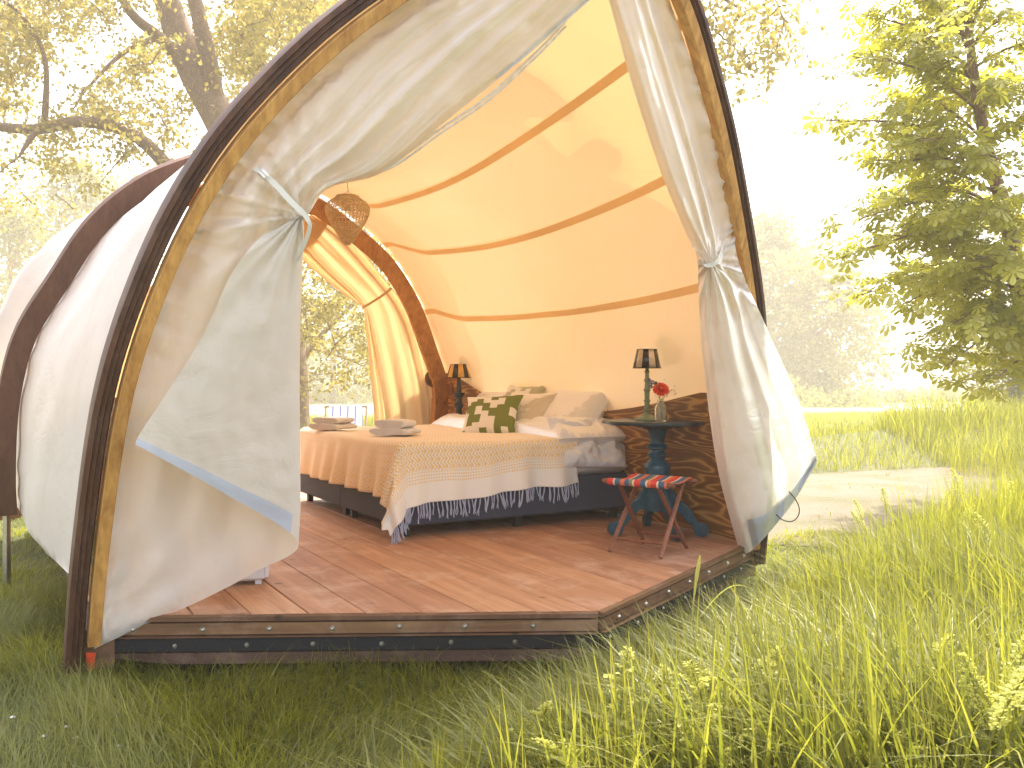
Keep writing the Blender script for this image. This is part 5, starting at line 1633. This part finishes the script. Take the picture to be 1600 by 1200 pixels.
tips = [(1288, 188, 7.4, 1548, 262), (1310, 352, 7.3, 1572, 345), (1298, 408, 7.2, 1580, 395), (1340, 462, 7.6, 1588, 450), (1455, 528, 7.0, 1600, 500), (1478, 572, 6.9, 1606, 540), (1330, 88, 7.6, 1527, 170), (1342, 20, 8.2, 1520, 110), (1345, 250, 8.4, 1555, 300),
        (1400, 150, 8.8, 1535, 215), (1380, 300, 8.9, 1565, 330), (1420, 420, 8.6, 1585, 430), (1370, -40, 7.9, 1512, 60), (1450, 60, 7.2, 1525, 140), (1440, 220, 7.0, 1545, 260), (1470, 340, 7.0, 1575, 360), (1400, 480, 7.0, 1592, 460),
        (1660, 60, 7.4, 1515, 110), (1670, 180, 7.3, 1530, 230), (1680, 300, 7.2, 1560, 330), (1680, 420, 7.2, 1585, 440), (1640, 520, 7.0, 1606, 540), (1600, 20, 7.2, 1512, 80), (1560, 250, 6.9, 1545, 280), (1540, 420, 6.9, 1590, 450), (1480, -20, 8.6, 1510, 40), (1600, 130, 8.8, 1525, 180), (1620, 360, 8.8, 1575, 380), (1500, 130, 8.6, 1525, 170), (1430, 360, 8.2, 1573, 350), (1560, 590, 6.9, 1620, 590), (1540, 500, 7.4, 1600, 500)]
for q in range(16):
    y_ = -70 + 610 * (q + .5) / 16; x_ = random.uniform(1370, 1600) + 40 * (y_ > 450); by_ = min(540, y_ + random.uniform(20, 80))
    tips.append((x_, y_, random.uniform(6.9, 9.0), float(np.interp(by_, [-80, 60, 150, 245, 345, 450, 600], [1508, 1515, 1527, 1545, 1575, 1592, 1622])), by_))
leafP = []
for (tx_, ty_, d, bx_, by_) in tips:
    a = wc(bx_, by_, 8); b = wc(tx_, ty_, d); L_ = np.linalg.norm(b - a)
    mid = (a * .55 + b * .45) + np.array([0, 0, .10 * L_])
    P = catmull([a, mid, b], 14)
    m = MB(); m.tube([Vector(p) - cb for p in P], list(np.linspace(.022, .005, 14)), 6); m.obj('branch', MT['bark'], ches, True, None)
    # side twigs
    mt = MB(); nt = int(6 + L_ * 4.5)
    for k in range(nt):
        f = .18 + .82 * (k + random.random()) / nt; c = P[min(13, int(f * 13))]
        dirv = (b - a) / L_; sidev = np.cross(dirv, [0, 0, 1]) * random.choice([-1, 1]) * random.uniform(.3, 1.)
        l2 = random.uniform(.22, .62) * (1.15 - f * .5)
        e = c + (dirv * .8 + sidev) * l2 + np.array([0, 0, random.uniform(-.14, .10)])
        mt.tube([Vector(c) - cb, Vector((c + e) / 2 + np.array([0, 0, .03])) - cb, Vector(e) - cb], [.006, .004, .003], 4, cap=False)
        for q in range(random.randint(6, 9)):
            g = random.uniform(.35, 1.1); leafP.append(c + (e - c) * g + rng.normal(0, .08, 3))
    mt.obj('twigs', MT['bark'], ches, True, None)['kind'] = 'stuff'
leafP = np.array(leafP); N = len(leafP); print('CHESTNUT LEAVES', N)
cen = np.array([tr_pts[30, 0], tr_pts[30, 1], 0])
mats = []
for p in leafP:
    out = p - cen; out[2] = 0; out /= np.linalg.norm(out) + 1e-6
    az = math.atan2(out[1], out[0]) + random.gauss(0, .8)
    R_ = Matrix.Rotation(az, 3, 'Z') @ Matrix.Rotation(random.gauss(.45, .28), 3, 'Y') @ Matrix.Rotation(random.gauss(0, .3), 3, 'X')
    mats.append(np.array(R_) * random.uniform(.75, 1.25))
mats = np.array(mats)
near = np.argsort(leafP[:, 1] + 1000. * (np.abs((leafP[:, 0] / leafP[:, 1]) - .43) > .13))
solo = set(near[:300].tolist()); rest = np.array([i for i in range(N) if i not in solo])
V = np.einsum('nij,kj->nki', mats[rest], PV) + (leafP[rest] - np.array(cb))[:, None, :]
base = np.arange(len(rest)) * len(PV)
F = (base[:, None, None] + np.array(PF)[None]).reshape(-1, 4)
o = link('crown', np_mesh('crown', V.reshape(-1, 3), F, np.repeat(rng.random(len(rest)), len(PV))), MT['leaf_ches'], ches); o['kind'] = 'stuff'
pm = []
for k in range(4):
    me_ = np_mesh('leaf', PV, np.array(PF), np.full(len(PV), .15 + .25 * k)); me_.materials.append(MT['leaf_ches']); pm.append(me_)
for i in solo:
    o = link('leaf', pm[i % 4], None, ches); o.matrix_local = Matrix.Translation(Vector(leafP[i]) - cb) @ Matrix(mats[i].tolist()).to_4x4()

# ================================================================== HAZE
HZ = .0030
hz = NT('haze_air'); vol = hz.n('VolumePrincipled', {'Color': (1., .93, .82), 'Density': HZ, 'Anisotropy': .1})
hz.t.links.new(vol.outputs[0], hz.out.inputs['Volume'])
m = MB(); m.box((0, 91, 11), (396, 206, 31)); o = m.obj('haze', hz.m, None, False); tag(o, kind='stuff', label='pale golden morning haze filling the air')
for o in list(sc.objects):
    if o.type == 'MESH' and o.name.startswith('haze'): continue
zt = max((o.matrix_world @ Vector(c)).z for o in [o for o in sc.objects if o.type == 'MESH' and not o.name.startswith('haze')][:1] for c in o.bound_box)
print('TOP', zt, 'objects', len(sc.objects))
